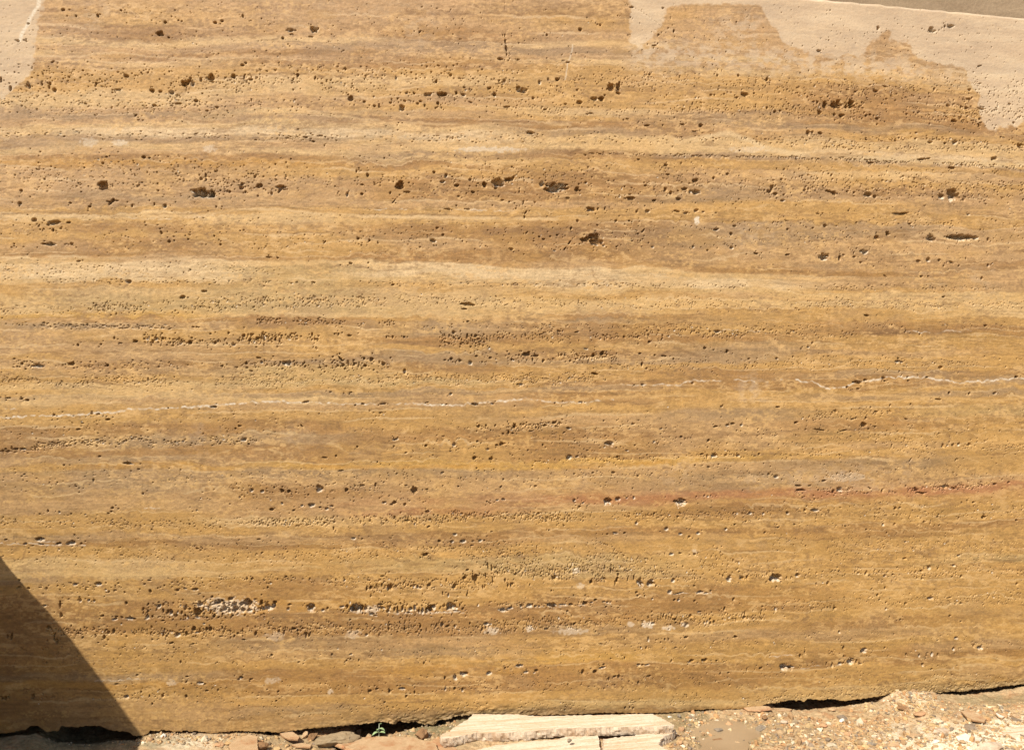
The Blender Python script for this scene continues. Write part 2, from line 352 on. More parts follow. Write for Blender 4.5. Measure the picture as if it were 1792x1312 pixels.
(896, 656): '65,65,30,20p;40,65,20,12;400,20,16,12p;650,35,18,8;910,68,24,14p;850,70,16,8;1258,57,18,12p;480,188,30,8p;300,195,12,10;18,355,28,38;5,405,22,14;295,328,34,22;230,350,30,20;335,338,8,26;168,365,12,18;190,365,10,20;130,390,30,10;395,372,36,16p;365,398,20,10;683,475,48,24p;690,495,20,10p;512,425,12,10;845,340,24,12;990,465,18,16p;1180,430,20,16;1370,455,20,18;1420,358,34,10;1500,350,24,16p;1535,338,30,16;1598,348,24,18p;1040,375,24,10p;400,575,40,24p;398,565,32,20;452,568,24,14p;735,570,22,16;615,508,14,12;525,525,20,8;800,525,26,10p;942,555,18,10;645,600,14,12;985,598,8,20;1322,550,36,14;1358,568,10,30;1408,560,38,34p;1575,560,24,20p;1490,560,30,8;1720,550,18,16;1370,640,24,10;1438,622,16,10;1275,628,14,10;705,678,28,18;565,680,20,14;435,687,14,10;878,703,16,14;975,685,12,10;165,772,18,12;1785,690,12,16;215,487,14,22;435,870,22,24p;440,890,14,14;495,890,16,10p;470,915,20,14;660,878,48,44p;740,862,34,26p;850,853,18,22p;800,855,16,12p;1175,888,66,40p;525,910,14,8;1340,840,14,14p;1365,845,14,14p;1385,838,10,16;1285,845,10,12;868,1030,22,20p;1155,985,22,16;1175,962,20,10;890,965,14,12p;870,965,12,14p;990,965,14,14;185,965,16,18;1075,1070,26,22p;1490,1072,18,16p;1240,1070,12,8;720,1098,36,14p;785,1098,28,14;665,1107,18,10;1172,1105,26,14p;1295,1100,24,18p;1235,1125,20,16;1660,960,22,22p;1750,962,18,18p;1605,965,10,20;1543,962,14,14;1760,1095,16,14;1550,1042,14,16;1630,1018,20,10;1112,1245,32,20p;1172,1240,22,10;1272,1245,20,14p;1430,1205,10,12;1540,1290,8,20;1460,220,18,12p;258,1080,12,14;362,1048,12,10',
(1342, 656): '630,48,56,20;685,35,24,14;810,22,34,20;820,42,20,14;985,40,22,14;980,15,18,14;1115,15,26,12;560,85,18,14;635,95,22,10;1735,15,30,14;1270,127,24,18;1588,127,24,14p;1410,130,18,20;858,210,12,24;1195,170,60,10;1000,205,16,14;75,222,32,12;480,252,14,22;722,225,12,14;762,255,26,14;675,345,34,28;708,378,16,16;622,300,14,14;600,305,30,10;520,290,14,12;690,300,14,20;755,358,16,10;360,380,80,6;540,385,60,8;205,330,40,18;970,305,30,10;1226,492,22,22;1297,487,20,18;1337,480,20,16p;1410,483,22,20;1258,490,14,10p;970,488,14,12p;870,495,12,26;1115,495,14,14;1000,590,32,18a;1128,585,16,10a;1318,588,26,14a;67,707,34,22p;15,690,16,14;400,735,30,12;582,672,12,12;490,686,10,12;508,556,12,12;510,795,36,24p;465,810,20,30;395,795,12,16;360,800,14,14;720,790,20,14;710,780,20,10;803,808,20,30;855,815,20,8;1040,800,30,20;1030,785,20,12;1075,820,60,12;1240,773,36,24;1265,785,16,18;1285,785,12,14;1305,790,16,12;1330,795,10,10;1545,765,16,20a;1588,758,30,14;1638,728,12,10;1685,745,24,14;1500,772,14,12;145,960,24,20p;265,943,18,18;338,940,52,18p;278,912,12,10;895,928,26,24;925,922,14,12p;1355,887,16,16;1437,885,24,14;1507,983,30,28;1188,985,20,10;1195,970,14,10;1335,993,14,14;752,960,16,10;790,930,10,14;810,1040,14,20p;548,1050,20,10;890,1035,20,10;1095,1020,20,12;1200,1045,10,14;1740,1010,20,12;195,1040,14,14;80,1060,20,12;693,1075,14,10;835,1098,10,14;965,1160,16,12p;270,1190,8,18;1335,1255,20,12p;960,1275,28,12;335,862,10,10;220,770,50,10;300,770,30,10;240,800,60,14',
(0, 982): '522,160,36,22p;685,158,42,30p;197,188,20,18;132,180,30,10;132,130,24,12;325,190,14,24;865,215,14,16;795,203,12,14;1047,205,18,30;1040,132,24,8;1235,200,28,20p;1290,190,24,10p;1358,195,40,18p;760,210,12,16;1005,157,16,12;558,270,20,32p;618,270,18,22p;655,275,14,20p;478,262,14,10;418,300,12,50;310,308,32,18p;428,380,28,26;425,365,14,20;712,380,24,18;795,403,44,18p;810,385,24,12;850,390,14,16;905,398,60,20p;880,290,16,28;1105,310,34,34p;1105,285,16,14;1135,340,14,34;1030,345,18,22;1025,385,24,34p;1060,385,18,24;1190,355,24,40p;1170,350,10,30;1228,378,16,26;1265,358,14,30;1290,322,20,34p;1290,375,14,28;1310,390,10,30;1390,300,40,34p;1375,355,50,50;1385,390,50,20p;1420,370,10,34;1320,330,14,24;1530,278,70,40;1560,290,30,30;1500,280,20,34p;1605,260,40,24;1635,300,30,30p;1645,335,44,50;1720,285,64,46;1740,305,44,36;1680,300,30,36;1690,340,40,34p;1740,340,40,20p;1565,330,34,40p;1540,340,18,30;1595,345,20,40p;1490,380,20,28;1495,340,14,34;1520,390,20,14;1450,330,10,40;1468,350,10,36;1440,390,14,20;1550,365,18,20;1620,375,20,20;1133,412,38,14;1420,433,18,14p;332,460,34,26;440,507,18,16;477,498,14,14;725,525,16,34;790,490,20,40;755,492,20,30;880,520,14,16;545,500,10,20;575,530,14,22;665,515,10,40;1235,510,36,34p;1297,505,18,38;1350,470,30,36;1375,495,40,12p;1465,470,24,34;1440,470,16,24;1545,460,14,28;1135,505,14,40;1145,475,10,24;1048,505,8,24;1160,520,10,20;1655,500,14,22;1540,520,36,8;1630,520,12,20;1700,545,40,10;1780,500,16,30;1343,573,24,16;1195,567,40,14;1257,700,16,26;725,590,12,10;855,600,10,12;1210,598,10,10;685,565,16,10;810,853,30,12;1300,802,24,12;1298,840,16,14;1395,845,50,22p;1425,855,24,16;1440,900,28,16;1680,808,24,20p;1660,820,20,12p;1745,820,26,14;878,940,36,28p;1040,935,14,32;1132,938,22,28;1297,938,18,28;1517,893,10,22;982,907,12,16;1060,990,10,24;1665,1003,14,14;38,950,20,34;15,950,14,26;60,945,10,26;230,940,20,40;955,790,20,10;1718,120,14,20;1755,118,16,20;375,525,14,50;395,555,16,30;80,520,14,50;50,520,10,30',
(448, 982): '40,285,28,40;85,320,70,36p;125,305,40,50;70,330,50,30;235,300,30,12;225,330,20,20p;385,320,50,50p;465,340,24,20p;500,325,14,20;635,315,22,34;700,330,90,50p;765,328,26,34;600,315,40,20p;875,325,50,20p;870,300,30,14;932,320,14,34p;965,330,14,30;985,325,12,34;920,345,20,24p;1020,325,16,40p;1040,340,12,34;1075,330,30,34p;1105,320,16,40p;1135,345,14,40;1160,340,20,50p;1215,325,60,50;1190,350,24,24p;1240,320,24,40p;1355,315,56,44p;1310,310,20,20;1395,330,20,20p;1440,330,20,24;1155,305,10,16;990,350,20,20p;1060,355,30,14p;1400,345,50,12p;805,365,36,26p;830,378,30,10p;1710,335,60,24p;1765,325,44,16p;1735,345,50,8p;880,102,34,14;617,130,16,18p;930,183,34,42;800,180,20,26;770,190,14,34;875,163,12,28;975,175,16,24;1008,155,12,20;1060,165,10,24;1080,170,10,20;1100,170,16,24p;1125,175,14,34p;1145,185,16,20p;1205,165,34,26;1380,170,32,36;1452,115,30,30;1527,120,38,44;1600,100,10,50;1590,97,16,10;1648,130,10,50;1735,130,12,30;1755,165,12,26;1775,160,16,34;1580,180,10,24;1615,35,8,60;1640,45,8,40;1665,45,14,14;1470,60,24,18;1325,130,10,24;1340,235,12,34p;1470,230,8,34;800,240,10,18;1300,220,8,30;1230,135,14,12;210,105,20,16;555,130,10,10;82,180,14,18;375,120,12,16;265,470,34,24;290,480,24,18;325,465,14,20;350,510,16,40;370,515,14,26;340,500,10,20;195,495,12,40;160,490,16,16;430,434,14,12;655,405,18,12;932,440,14,18;925,470,12,26;1035,470,14,20;985,490,14,14;1145,452,14,26;1150,480,12,16;1295,440,24,30p;1385,450,10,30p;1335,450,24,18;1575,470,14,26;1605,435,40,20p;1640,400,10,12;1490,430,10,20;770,510,24,20p;1060,500,14,14;110,650,24,20;630,690,10,14;660,680,20,10;715,685,12,24;660,645,24,12p;300,700,20,10;530,645,10,20;1170,705,8,20;1385,805,26,42p;1450,783,44,28p;1622,778,38,22p;1315,812,14,26;1735,740,16,16;1755,735,14,14;1190,805,14,8;1018,885,42,18p;793,900,28,28;843,885,24,16;930,905,26,30;1047,935,20,24;1105,910,10,28;1318,885,14,28p;1382,885,22,24;1438,893,16,26p;895,980,14,16;312,897,12,16;155,905,14,16;140,970,14,14;80,890,14,8;1600,880,10,12;1680,880,10,16',
(896, 982): '25,90,24,20;5,155,16,26;205,100,14,16;293,115,30,34;553,145,24,34;690,50,10,60;738,70,30,10;740,90,18,24;733,125,20,38;787,60,14,16;895,150,34,44p;968,150,46,40p;1002,170,14,16;1123,132,26,30p;1260,65,14,14;1512,120,36,34p;1468,100,10,20;1600,115,26,20p;1638,110,18,30;1580,72,24,10;808,120,8,40;850,110,8,40;720,150,8,34;1100,212,30,28p;1160,222,80,8p;1310,215,50,20p;1350,220,30,10p;1385,205,12,12p;875,240,18,20;867,215,20,20;978,260,14,12p;925,240,10,16;1130,268,24,16;1160,270,20,16p;1272,275,16,12;1543,265,20,22;1270,170,20,14;65,310,20,24p;125,305,36,30p;165,312,20,16p;190,312,14,14p;285,305,56,30p;350,300,60,12p;410,300,30,16;370,300,12,14p;505,290,40,26;583,268,24,22;555,285,24,12p;430,235,10,12;512,235,16,10;275,205,8,16;640,280,24,14p;665,285,20,14p;685,285,10,14p;655,315,16,14;740,322,14,14;385,345,14,16;240,470,26,14p;435,435,24,24;415,440,14,18;1040,370,10,30;1055,375,8,34;1075,380,8,24;1115,375,12,20;1240,378,20,20;1480,328,16,30;1445,345,10,26;1135,403,24,20;1215,438,24,26p;1210,450,30,12p;1140,425,16,14;1380,400,16,20;1360,420,14,20p;1385,425,10,24;1410,420,12,24;1340,425,12,22p;1435,410,10,12;1620,370,8,50;1620,390,22,16p;1735,355,8,40;1745,315,12,12;1305,350,28,10p;980,430,34,16p;910,425,12,12;950,540,12,34p;1210,527,34,20;1558,525,30,20;1065,540,12,20;1003,545,8,14;1092,540,8,20;897,600,12,16p;935,600,12,16;618,573,16,10;1140,600,30,8;785,535,8,14;1405,555,14,8;50,725,54,20p;98,770,30,20p;172,760,28,24;155,775,16,8p;625,740,50,14p;640,715,20,12;580,765,30,26;495,765,20,30;880,718,30,16p;910,718,20,14;940,718,40,12p;1250,690,30,18;1235,700,20,10p;1345,685,38,22;1330,692,14,14p;1425,690,20,14;1475,697,14,8;1730,745,26,20;1505,775,20,12;1450,780,12,20;1635,755,8,24;745,800,18,24;715,800,24,14;675,815,12,30;880,840,14,24;950,797,30,10;390,855,8,16;225,893,12,16;790,1020,14,20;845,1020,12,24;820,1015,10,20;785,670,10,20;690,675,20,10;1110,690,12,20',
(1342, 982): '58,115,80,38p;212,97,28,26p;140,115,8,24;170,115,8,24;68,177,10,18;425,150,22,26;345,158,10,22;820,100,22,20p;877,92,14,12;615,70,12,24;690,85,18,20;715,98,16,16;695,70,10,14;1037,75,12,18;1075,68,22,20;1080,118,16,20;1128,45,24,26p;1190,48,16,24;1300,28,26,14p;1350,105,20,16;1288,107,14,8;545,90,10,18;728,193,14,16;823,185,12,18;1740,155,16,20;1140,255,34,20p;1270,252,40,10;1313,295,16,18;1352,290,24,14;60,335,20,26p;475,325,26,22;830,330,14,16p;310,330,10,24;770,235,18,18;785,265,16,14;965,295,20,20;830,285,16,14;930,405,14,14;1275,378,16,14;1350,418,16,10;855,385,10,20;505,490,14,18p;295,518,10,12;1318,532,28,18p;1190,548,20,10;1482,598,40,24p;1440,588,14,30;1300,608,16,22p;672,620,48,26p;540,660,24,10;233,658,16,26;120,735,50,40p;150,735,60,20p;415,715,10,28;455,720,14,30p;510,710,26,20p;530,708,20,12;580,695,44,34p;625,698,14,26;650,712,20,10p;265,630,10,20;970,650,12,26;1150,645,18,30p;1190,650,12,24;1085,720,16,20p;1148,748,22,14;535,600,16,24;820,600,14,14;450,630,10,14;1060,655,14,20p;1110,655,10,16',
}
# bands of fine pores: x0,y0,x1,y1, half height, count, width range, height range (photograph units)
PORES = [
 (-300, 60, 2100, 90, 90, 1100, 1.2, 2.6, 1.2, 2.4), (-300, 160, 2100, 185, 45, 1500, 1.2, 3.2, 1.2, 3.0),
 (-300, 300, 2100, 330, 45, 1900, 1.2, 3.4, 1.2, 3.2), (-300, 410, 2100, 420, 45, 1000, 1.3, 3.2, 1.2, 2.6),
 (0, 236, 1500, 246, 9, 420, 1.6, 4.5, 1.1, 1.8), (1000, 268, 1400, 276, 3, 170, 1.6, 4.2, 1.2, 2.0),
 (1380, 275, 1792, 293, 4, 220, 1.6, 5.0, 1.3, 2.4), (1380, 255, 1792, 262, 7, 160, 1.6, 4.0, 1.3, 2.4),
 (1350, 175, 1800, 205, 30, 420, 1.5, 4.2, 1.5, 3.6), (1500, 240, 1800, 250, 8, 130, 1.6, 4.4, 1.4, 2.8),
 (0, 120, 450, 150, 30, 180, 1.4, 3.4, 1.4, 3.0), (450, 130, 900, 140, 22, 240, 1.4, 3.6, 1.4, 3.2),
 (0, 184, 460, 190, 18, 260, 1.4, 3.2, 1.2, 2.2), (896, 190, 1792, 200, 14, 360, 1.4, 3.2, 1.2, 2.4),
 (896, 135, 1792, 150, 15, 340, 1.4, 3.2, 1.2, 2.4), (1340, 320, 1792, 330, 22, 260, 1.5, 4.2, 1.4, 3.4),
 (1340, 385, 1792, 395, 8, 120, 1.5, 3.8, 1.3, 2.6), (0, 310, 450, 320, 30, 160, 1.5, 3.6, 1.4, 3.2),
 (0, 490, 1792, 505, 6, 420, 1.5, 4.0, 1.1, 1.9), (0, 470, 500, 472, 10, 220, 1.3, 2.8, 1.1, 1.7),
 (150, 540, 640, 525, 13, 620, 1.1, 2.2, 1.6, 4.0), (0, 545, 160, 540, 10, 90, 1.2, 2.6, 1.2, 2.4),
 (640, 527, 1792, 535, 11, 620, 1.2, 2.8, 1.2, 2.2), (0, 568, 330, 574, 5, 180, 2.0, 5.0, 1.1, 1.9),
 (450, 560, 690, 566, 7, 260, 1.4, 3.6, 1.3, 2.8), (690, 572, 1792, 570, 6, 300, 1.3, 3.4, 1.1, 2.0),
 (250, 596, 420, 592, 12, 150, 1.6, 3.8, 1.8, 4.4), (400, 590, 560, 594, 14, 190, 1.6, 3.8, 2.4, 5.6),
 (770, 590, 860, 594, 16, 120, 1.5, 3.4, 1.8, 4.2), (860, 588, 1160, 590, 12, 280, 1.3, 3.0, 1.6, 4.0),
 (1160, 584, 1500, 584, 10, 200, 1.3, 3.0, 1.6, 3.6), (430, 636, 690, 638, 14, 200, 1.5, 3.6, 1.6, 4.0),
 (780, 628, 1080, 624, 12, 180, 1.5, 3.6, 1.6, 3.8), (0, 638, 430, 640, 9, 120, 1.5, 3.6, 1.4, 3.0),
 (-50, 668, 1050, 662, 12, 1300, 1.1, 2.6, 1.1, 2.4), (1050, 640, 1792, 634, 14, 360, 1.2, 2.8, 1.2, 2.4),
 (60, 780, 250, 768, 7, 220, 1.5, 4.0, 1.3, 3.0), (250, 775, 450, 772, 8, 110, 1.4, 3.6, 1.3, 2.8),
 (0, 790, 70, 786, 4, 40, 1.6, 4.5, 1.3, 2.6), (700, 770, 1792, 765, 40, 620, 1.3, 3.2, 1.3, 3.0),
 (830, 750, 980, 742, 7, 90, 1.6, 3.8, 1.6, 4.0), (0, 745, 700, 740, 30, 260, 1.3, 3.0, 1.2, 2.6),
 (1400, 726, 1560, 722, 10, 90, 1.5, 3.4, 1.4, 3.0), (900, 808, 1792, 780, 6, 260, 1.4, 3.2, 1.2, 2.4),
 (0, 840, 1792, 830, 22, 520, 1.3, 3.0, 1.2, 2.6), (1390, 862, 1730, 850, 8, 240, 1.5, 3.6, 1.4, 3.4),
 (340, 862, 760, 866, 20, 180, 1.4, 3.2, 1.4, 3.0), (0, 915, 450, 918, 12, 320, 1.2, 2.6, 1.3, 2.8),
 (440, 914, 780, 908, 9, 360, 1.2, 2.6, 1.8, 4.2), (780, 900, 1000, 906, 9, 300, 1.2, 2.6, 1.8, 4.4),
 (1000, 905, 1350, 898, 10, 260, 1.2, 2.8, 1.4, 3.2), (1350, 900, 1792, 895, 25, 240, 1.3, 3.2, 1.3, 2.8),
 (0, 970, 740, 965, 22, 480, 1.2, 2.6, 1.3, 2.8), (740, 962, 1100, 970, 22, 520, 1.1, 2.4, 1.4, 3.4),
 (1000, 990, 1350, 1000, 26, 480, 1.1, 2.4, 1.6, 4.6), (1350, 950, 1792, 960, 30, 420, 1.1, 2.4, 1.2, 2.6),
 (860, 1000, 1060, 1004, 16, 420, 1.1, 2.2, 2.0, 5.6), (640, 1025, 900, 1018, 14, 260, 1.2, 2.4, 2.0, 5.6),
 (380, 1012, 640, 1014, 10, 160, 1.2, 2.6, 1.3, 2.6), (1350, 1005, 1792, 1000, 14, 240, 1.2, 2.8, 1.6, 4.0),
 (40, 1030, 380, 1022, 12, 120, 1.4, 3.2, 1.4, 3.6), (250, 1068, 360, 1066, 16, 130, 1.6, 3.6, 2.4, 6.0),
 (340, 1060, 470, 1066, 18, 170, 1.8, 4.4, 2.0, 5.2), (590, 1064, 830, 1064, 12, 170, 1.6, 3.8, 1.8, 5.0),
 (830, 1058, 1060, 1054, 7, 80, 1.6, 3.8, 1.4, 3.2), (80, 1108, 450, 1104, 11, 330, 1.2, 2.8, 1.8, 5.4),
 (450, 1100, 900, 1096, 15, 420, 1.2, 2.8, 1.8, 5.0), (900, 1092, 1340, 1080, 14, 420, 1.2, 2.8, 1.8, 4.6),
 (1340, 1060, 1792, 1045, 16, 300, 1.2, 2.6, 1.3, 3.0), (0, 1150, 1792, 1120, 26, 520, 1.2, 2.6, 1.3, 2.8),
 (0, 1215, 1792, 1180, 26, 620, 1.2, 2.8, 1.2, 2.8), (400, 1250, 1300, 1222, 12, 320, 1.2, 2.6, 1.2, 2.8),
 (1300, 1225, 1792, 1196, 10, 260, 1.2, 3.4, 1.2, 2.4),
]
# ---- lookup sheets in face units: bed colour, bed coordinate
LX0, LX1, LDX = -400, 2400, 4.0
LY0, LY1 = -120, 1420
hy, hc = [], []
for ln in HOR:
    p = ln.split()
    hy.append([float(v) for v in p[:8]]); hc.append([lin(PAL[c]) for c in p[8]])
hy = np.array(hy); hc = np.array(hc)
lxs = np.arange(LX0, LX1 + 1, LDX)
lys = np.arange(LY0, LY1 + 1, 1.0)
LCOL = np.zeros((len(lys), len(lxs), 3), np.float32)
LS = np.zeros((len(lys), len(lxs)), np.float32)
ids = np.arange(len(HOR), dtype=float)
for j, x in enumerate(lxs):
    f = np.clip(x, HX[0], HX[-1])
    k = min(int(f // 256), 6); t = (f - HX[k]) / 256.0
    t = t * t * (3 - 2 * t)
    y = hy[:, k] * (1 - t) + hy[:, k + 1] * t
    ext = x - f
    y = y + ext * np.interp(y, [0, 600, 1250], [0.06, 0, -0.06]) * (1 if ext > 0 else 0.3)
    c = hc[:, k] * (1 - t) + hc[:, k + 1] * t
    yn = np.append(y[1:], y[-1] + 60)
    a = y + (yn - y) * 0.22; b = y + (yn - y) * 0.78
    yy = np.stack([a, b], 1).ravel()
    for q in range(3):
        LCOL[:, j, q] = np.interp(lys, yy, np.repeat(c[:, q], 2))
    LS[:, j] = np.interp(lys, y, ids * 14.0)


def look(sheet, U, V, x0=LX0, y0=LY0, dx=LDX, dy=1.0):
    fx = np.clip((U - x0) / dx, 0, sheet.shape[1] - 1.001); fy = np.clip((V - y0) / dy, 0, sheet.shape[0] - 1.001)
    ix = fx.astype(np.int64); iy = fy.astype(np.int64)
    tx = (fx - ix).astype(np.float32); ty = (fy - iy).astype(np.float32)
    if sheet.ndim == 3: tx = tx[..., None]; ty = ty[..., None]
    return (sheet[iy, ix] * (1 - tx) + sheet[iy, ix + 1] * tx) * (1 - ty) + (sheet[iy + 1, ix] * (1 - tx) + sheet[iy + 1, ix + 1] * tx) * ty


# ---- sheet of dry (pale, unwetted) stone
gx, gy = np.meshgrid(np.arange(-400, 2401, 3.0), np.arange(-200, 1400, 3.0))


def inside(poly):
    m = np.zeros(gx.shape, bool)
    n = len(poly)
    for i in range(n):
        (x1, y1), (x2, y2) = poly[i], poly[(i + 1) % n]
        if y1 == y2: continue
        c = (gy > min(y1, y2)) & (gy <= max(y1, y2))
        xx = x1 + (gy - y1) * (x2 - x1) / (y2 - y1)
        m ^= c & (gx < xx)
    return m


def blur(a, n):
    for ax in (0, 1):
        for _ in range(2):
            k = np.cumsum(np.pad(a, [(n + 1, n) if q == ax else (0, 0) for q in (0, 1)], mode='edge'), axis=ax)
            a = (np.take(k, range(2 * n + 1, k.shape[ax]), ax) - np.take(k, range(0, k.shape[ax] - 2 * n - 1), ax)) / (2 * n + 1)
    return a


dry = np.zeros(gx.shape)
dry[inside([(-400, -200), (85, -200), (78, 0), (72, 30), (62, 70), (60, 115), (48, 135), (30, 152), (8, 172), (-400, 200)])] = 1
dry[inside([(1085, -200), (1104, 20), (1103, 78), (1120, 82), (1140, 65), (1154, 50), (1165, 20), (1190, 8), (1330, 10),
            (1345, 40), (1362, 58), (1378, 80), (1420, 92), (1510, 96), (1516, 80), (1530, 74), (1545, 55), (1558, 56),
            (1556, 72), (1585, 74), (1600, 96), (1620, 104), (1640, 112), (1690, 118), (1692, 132), (1700, 150),
            (1712, 165), (1715, 200), (1722, 225), (1742, 230), (1752, 222), (1792, 215), (2400, 240), (2400, -200)])] = 1
part = np.zeros(gx.shape)
part[inside([(1100, 78), (1200, 80), (1400, 90), (1500, 98), (1620, 106), (1690, 122), (1690, 140), (1500, 130), (1350, 122), (1230, 112), (1105, 116)])] = 0.85
part[inside([(1230, 38), (1330, 30), (1345, 60), (1300, 66), (1240, 52)])] = 0.7
for (x0, y0, x1, y1, a) in [(140, 5, 180, 55, .4), (540, 5, 720, 22, .3), (700, 10, 760, 75, .35), (1290, 662, 1345, 700, .5),
                            (1300, 815, 1340, 860, .3), (1370, 825, 1590, 850, .34), (335, 735, 375, 800, .22),
                            (500, 740, 535, 790, .2), (1280, 380, 1370, 440, .2), (1690, 460, 1740, 520, .22),
                            (155, 230, 170, 260, .4), (0, 240, 20, 255, .4), (1620, 0, 1652, 700, .07),
                            (1000, 800, 1050, 850, .15), (1150, 795, 1220, 850, .18), (0, 560, 25, 600, .3)]:
    part[(gx > x0) & (gx < x1) & (gy > y0) & (gy < y1)] = a
DRY = blur(dry, 1).astype(np.float32)
PART = blur(part, 5).astype(np.float32)

VEINS = [  # whitish calcite seams: half width, strength, points
 (2.6, 1.0, [(-60, 732), (0, 731), (95, 726), (190, 723), (230, 717), (300, 714), (352, 711), (390, 709), (450, 703), (530, 704), (600, 707), (700, 706), (800, 709), (880, 700), (925, 697)]),
 (2.0, .8, [(925, 697), (960, 704), (1020, 704), (1075, 697)]),
 (2.0, .9, [(1085, 673), (1130, 674), (1190, 674), (1203, 667), (1262, 664), (1345, 667)]),
 (2.4, 1.0, [(1365, 665), (1420, 667), (1440, 679), (1480, 678), (1500, 667), (1560, 660), (1620, 660), (1680, 669), (1740, 665), (1830, 660)]),
 (1.6, .7, [(0, 714), (45, 717)]), (1.4, .7, [(60, 948), (100, 946)]), (1.6, .8, [(-20, 951), (150, 953)]),
 (1.5, .7, [(740, 1030), (790, 1022), (1245, 580)][:2]), (1.5, .75, [(640, 366), (780, 367), (900, 368)]),
 (1.6, .7, [(1585, 579), (1640, 582), (1660, 578), (1700, 579)]), (1.3, .7, [(1160, 1039), (1245, 1037)]),
 (1.5, .6, [(1345, 1148), (1395, 1147)]), (1.4, .6, [(1400, 1168), (1510, 1160)]), (1.4, .6, [(1250, 578), (1330, 579)]),
 (2.0, .5, [(165, 1192), (250, 1188)]), (1.2, .5, [(0, 385), (60, 384)]),
 (1.3, .6, [(250, 890), (280, 888)]), (2.2, .7, [(590, 1071), (660, 1073), (820, 1070), (850, 1064)]),
 (2.0, .6, [(180, 1083), (235, 1082)]), (1.5, .6, [(940, 1062), (1070, 1056)]), (1.4, .5, [(225, 383), (300, 384), (370, 378)])]
SEAMV = [(3.2, 1.0, [(74, -20), (66, 12), (54, 30), (50, 42), (40, 55), (32, 74)]), (1.2, .5, [(1002, 78), (995, 110), (989, 140)])]
PATCH = [(1220, 386, 4, 6, 1.0), (477, 1190, 11, 6, .35), (300, 1194, 8, 5, .35), (578, 1210, 5, 4, .5), (617, 1110, 14, 7, .3),
         (480, 1112, 16, 7, .25), (1000, 1104, 26, 6, .4), (928, 1100, 6, 6, .6), (1135, 1092, 12, 6, .6), (1105, 1092, 6, 5, .5),
         (1170, 1098, 10, 4, .6), (1008, 999, 7, 5, .6), (1016, 1025, 6, 5, .4), (365, 260, 12, 6, .4), (850, 262, 60, 5, .5),
         (1310, 262, 30, 5, .3), (860, 1103, 14, 6, .5), (1200, 1092, 8, 4, .5), (405, 1060, 46, 13, .5), (650, 1066, 14, 8, .5),
         (1215, 965, 4, 4, .4), (210, 250, 12, 6, .5), (155, 250, 14, 8, .35), (1480, 835, 30, 8, .25)]

# ---- grid of the face
xl, _ = on_wall(-150, 650)
xr, _ = on_wall(2150, 650)
_, ztop_a = on_wall(1463, 2)
_, ztop_b = on_wall(1792, 32)
xa1, xb1 = on_wall(1463, 2)[0], on_wall(1792, 32)[0]
BOT = [(-600, 1296), (-200, 1288), (-60, 1287), (0, 1284), (20, 1281), (45, 1277), (53, 1270), (66, 1271), (74, 1276), (82, 1281), (95, 1280), (102, 1279),
       (104, 1270), (135, 1272), (150, 1270), (172, 1270), (185, 1275), (200, 1279), (225, 1281), (232, 1287), (250, 1288), (259, 1284),
       (262, 1279), (298, 1278), (303, 1281), (326, 1279), (355, 1281), (372, 1283), (400, 1281), (425, 1278), (440, 1280), (465, 1280),
       (487, 1282), (520, 1278), (545, 1274), (565, 1273), (600, 1270), (628, 1268), (668, 1264), (692, 1267), (700, 1264), (716, 1266), (726, 1264),
       (738, 1268), (760, 1270), (768, 1262), (800, 1255), (830, 1252), (900, 1252), (960, 1252), (1010, 1250), (1060, 1247), (1140, 1248),
       (1195, 1246), (1222, 1242), (1250, 1240), (1262, 1242), (1330, 1238), (1340, 1232), (1372, 1228), (1380, 1225), (1408, 1227), (1414, 1223),
       (1440, 1225), (1450, 1223), (1475, 1226), (1490, 1225), (1545, 1218), (1560, 1213), (1600, 1214), (1640, 1214), (1670, 1211), (1700, 1209), (1730, 1205),
       (1760, 1202), (1792, 1198), (2000, 1184), (2500, 1150)]
bwx = np.array([on_wall(*p)[0] for p in BOT]); bwz = np.array([on_wall(*p)[1] for p in BOT])
STEP = 0.0015
va, _ = on_wall(-12, 650); vb, _ = on_wall(1812, 650)
XS = np.concatenate([np.arange(xl, va, 0.006), np.arange(va, vb, STEP), np.arange(vb, xr, 0.006)])
ZTX = ztop_a + (np.clip(XS, xa1 - .35, xb1 + .5) - xa1) * (ztop_b - ztop_a) / (xb1 - xa1) + 0.0012 * vn(XS / 0.03, XS * 0, 7)
ZTOP = float(ZTX.max())
NZ = int(ztop_a / STEP)
TT = np.linspace(0, 1, NZ)
zb = np.interp(XS, bwx, bwz) + 0.0016 * vn(XS / 0.007, XS * 0, 3) + 0.0012 * vn(XS / 0.003, XS * 0, 5)
X = np.broadcast_to(XS, (NZ, len(XS))).copy()
Z = zb[None, :] + (ZTX - zb)[None, :] * TT[:, None]
U, V = to_px(X, 0.0, Z)
U = U.astype(np.float32); V = V.astype(np.float32)
Xf = X.astype(np.float32); Zf = Z.astype(np.float32)

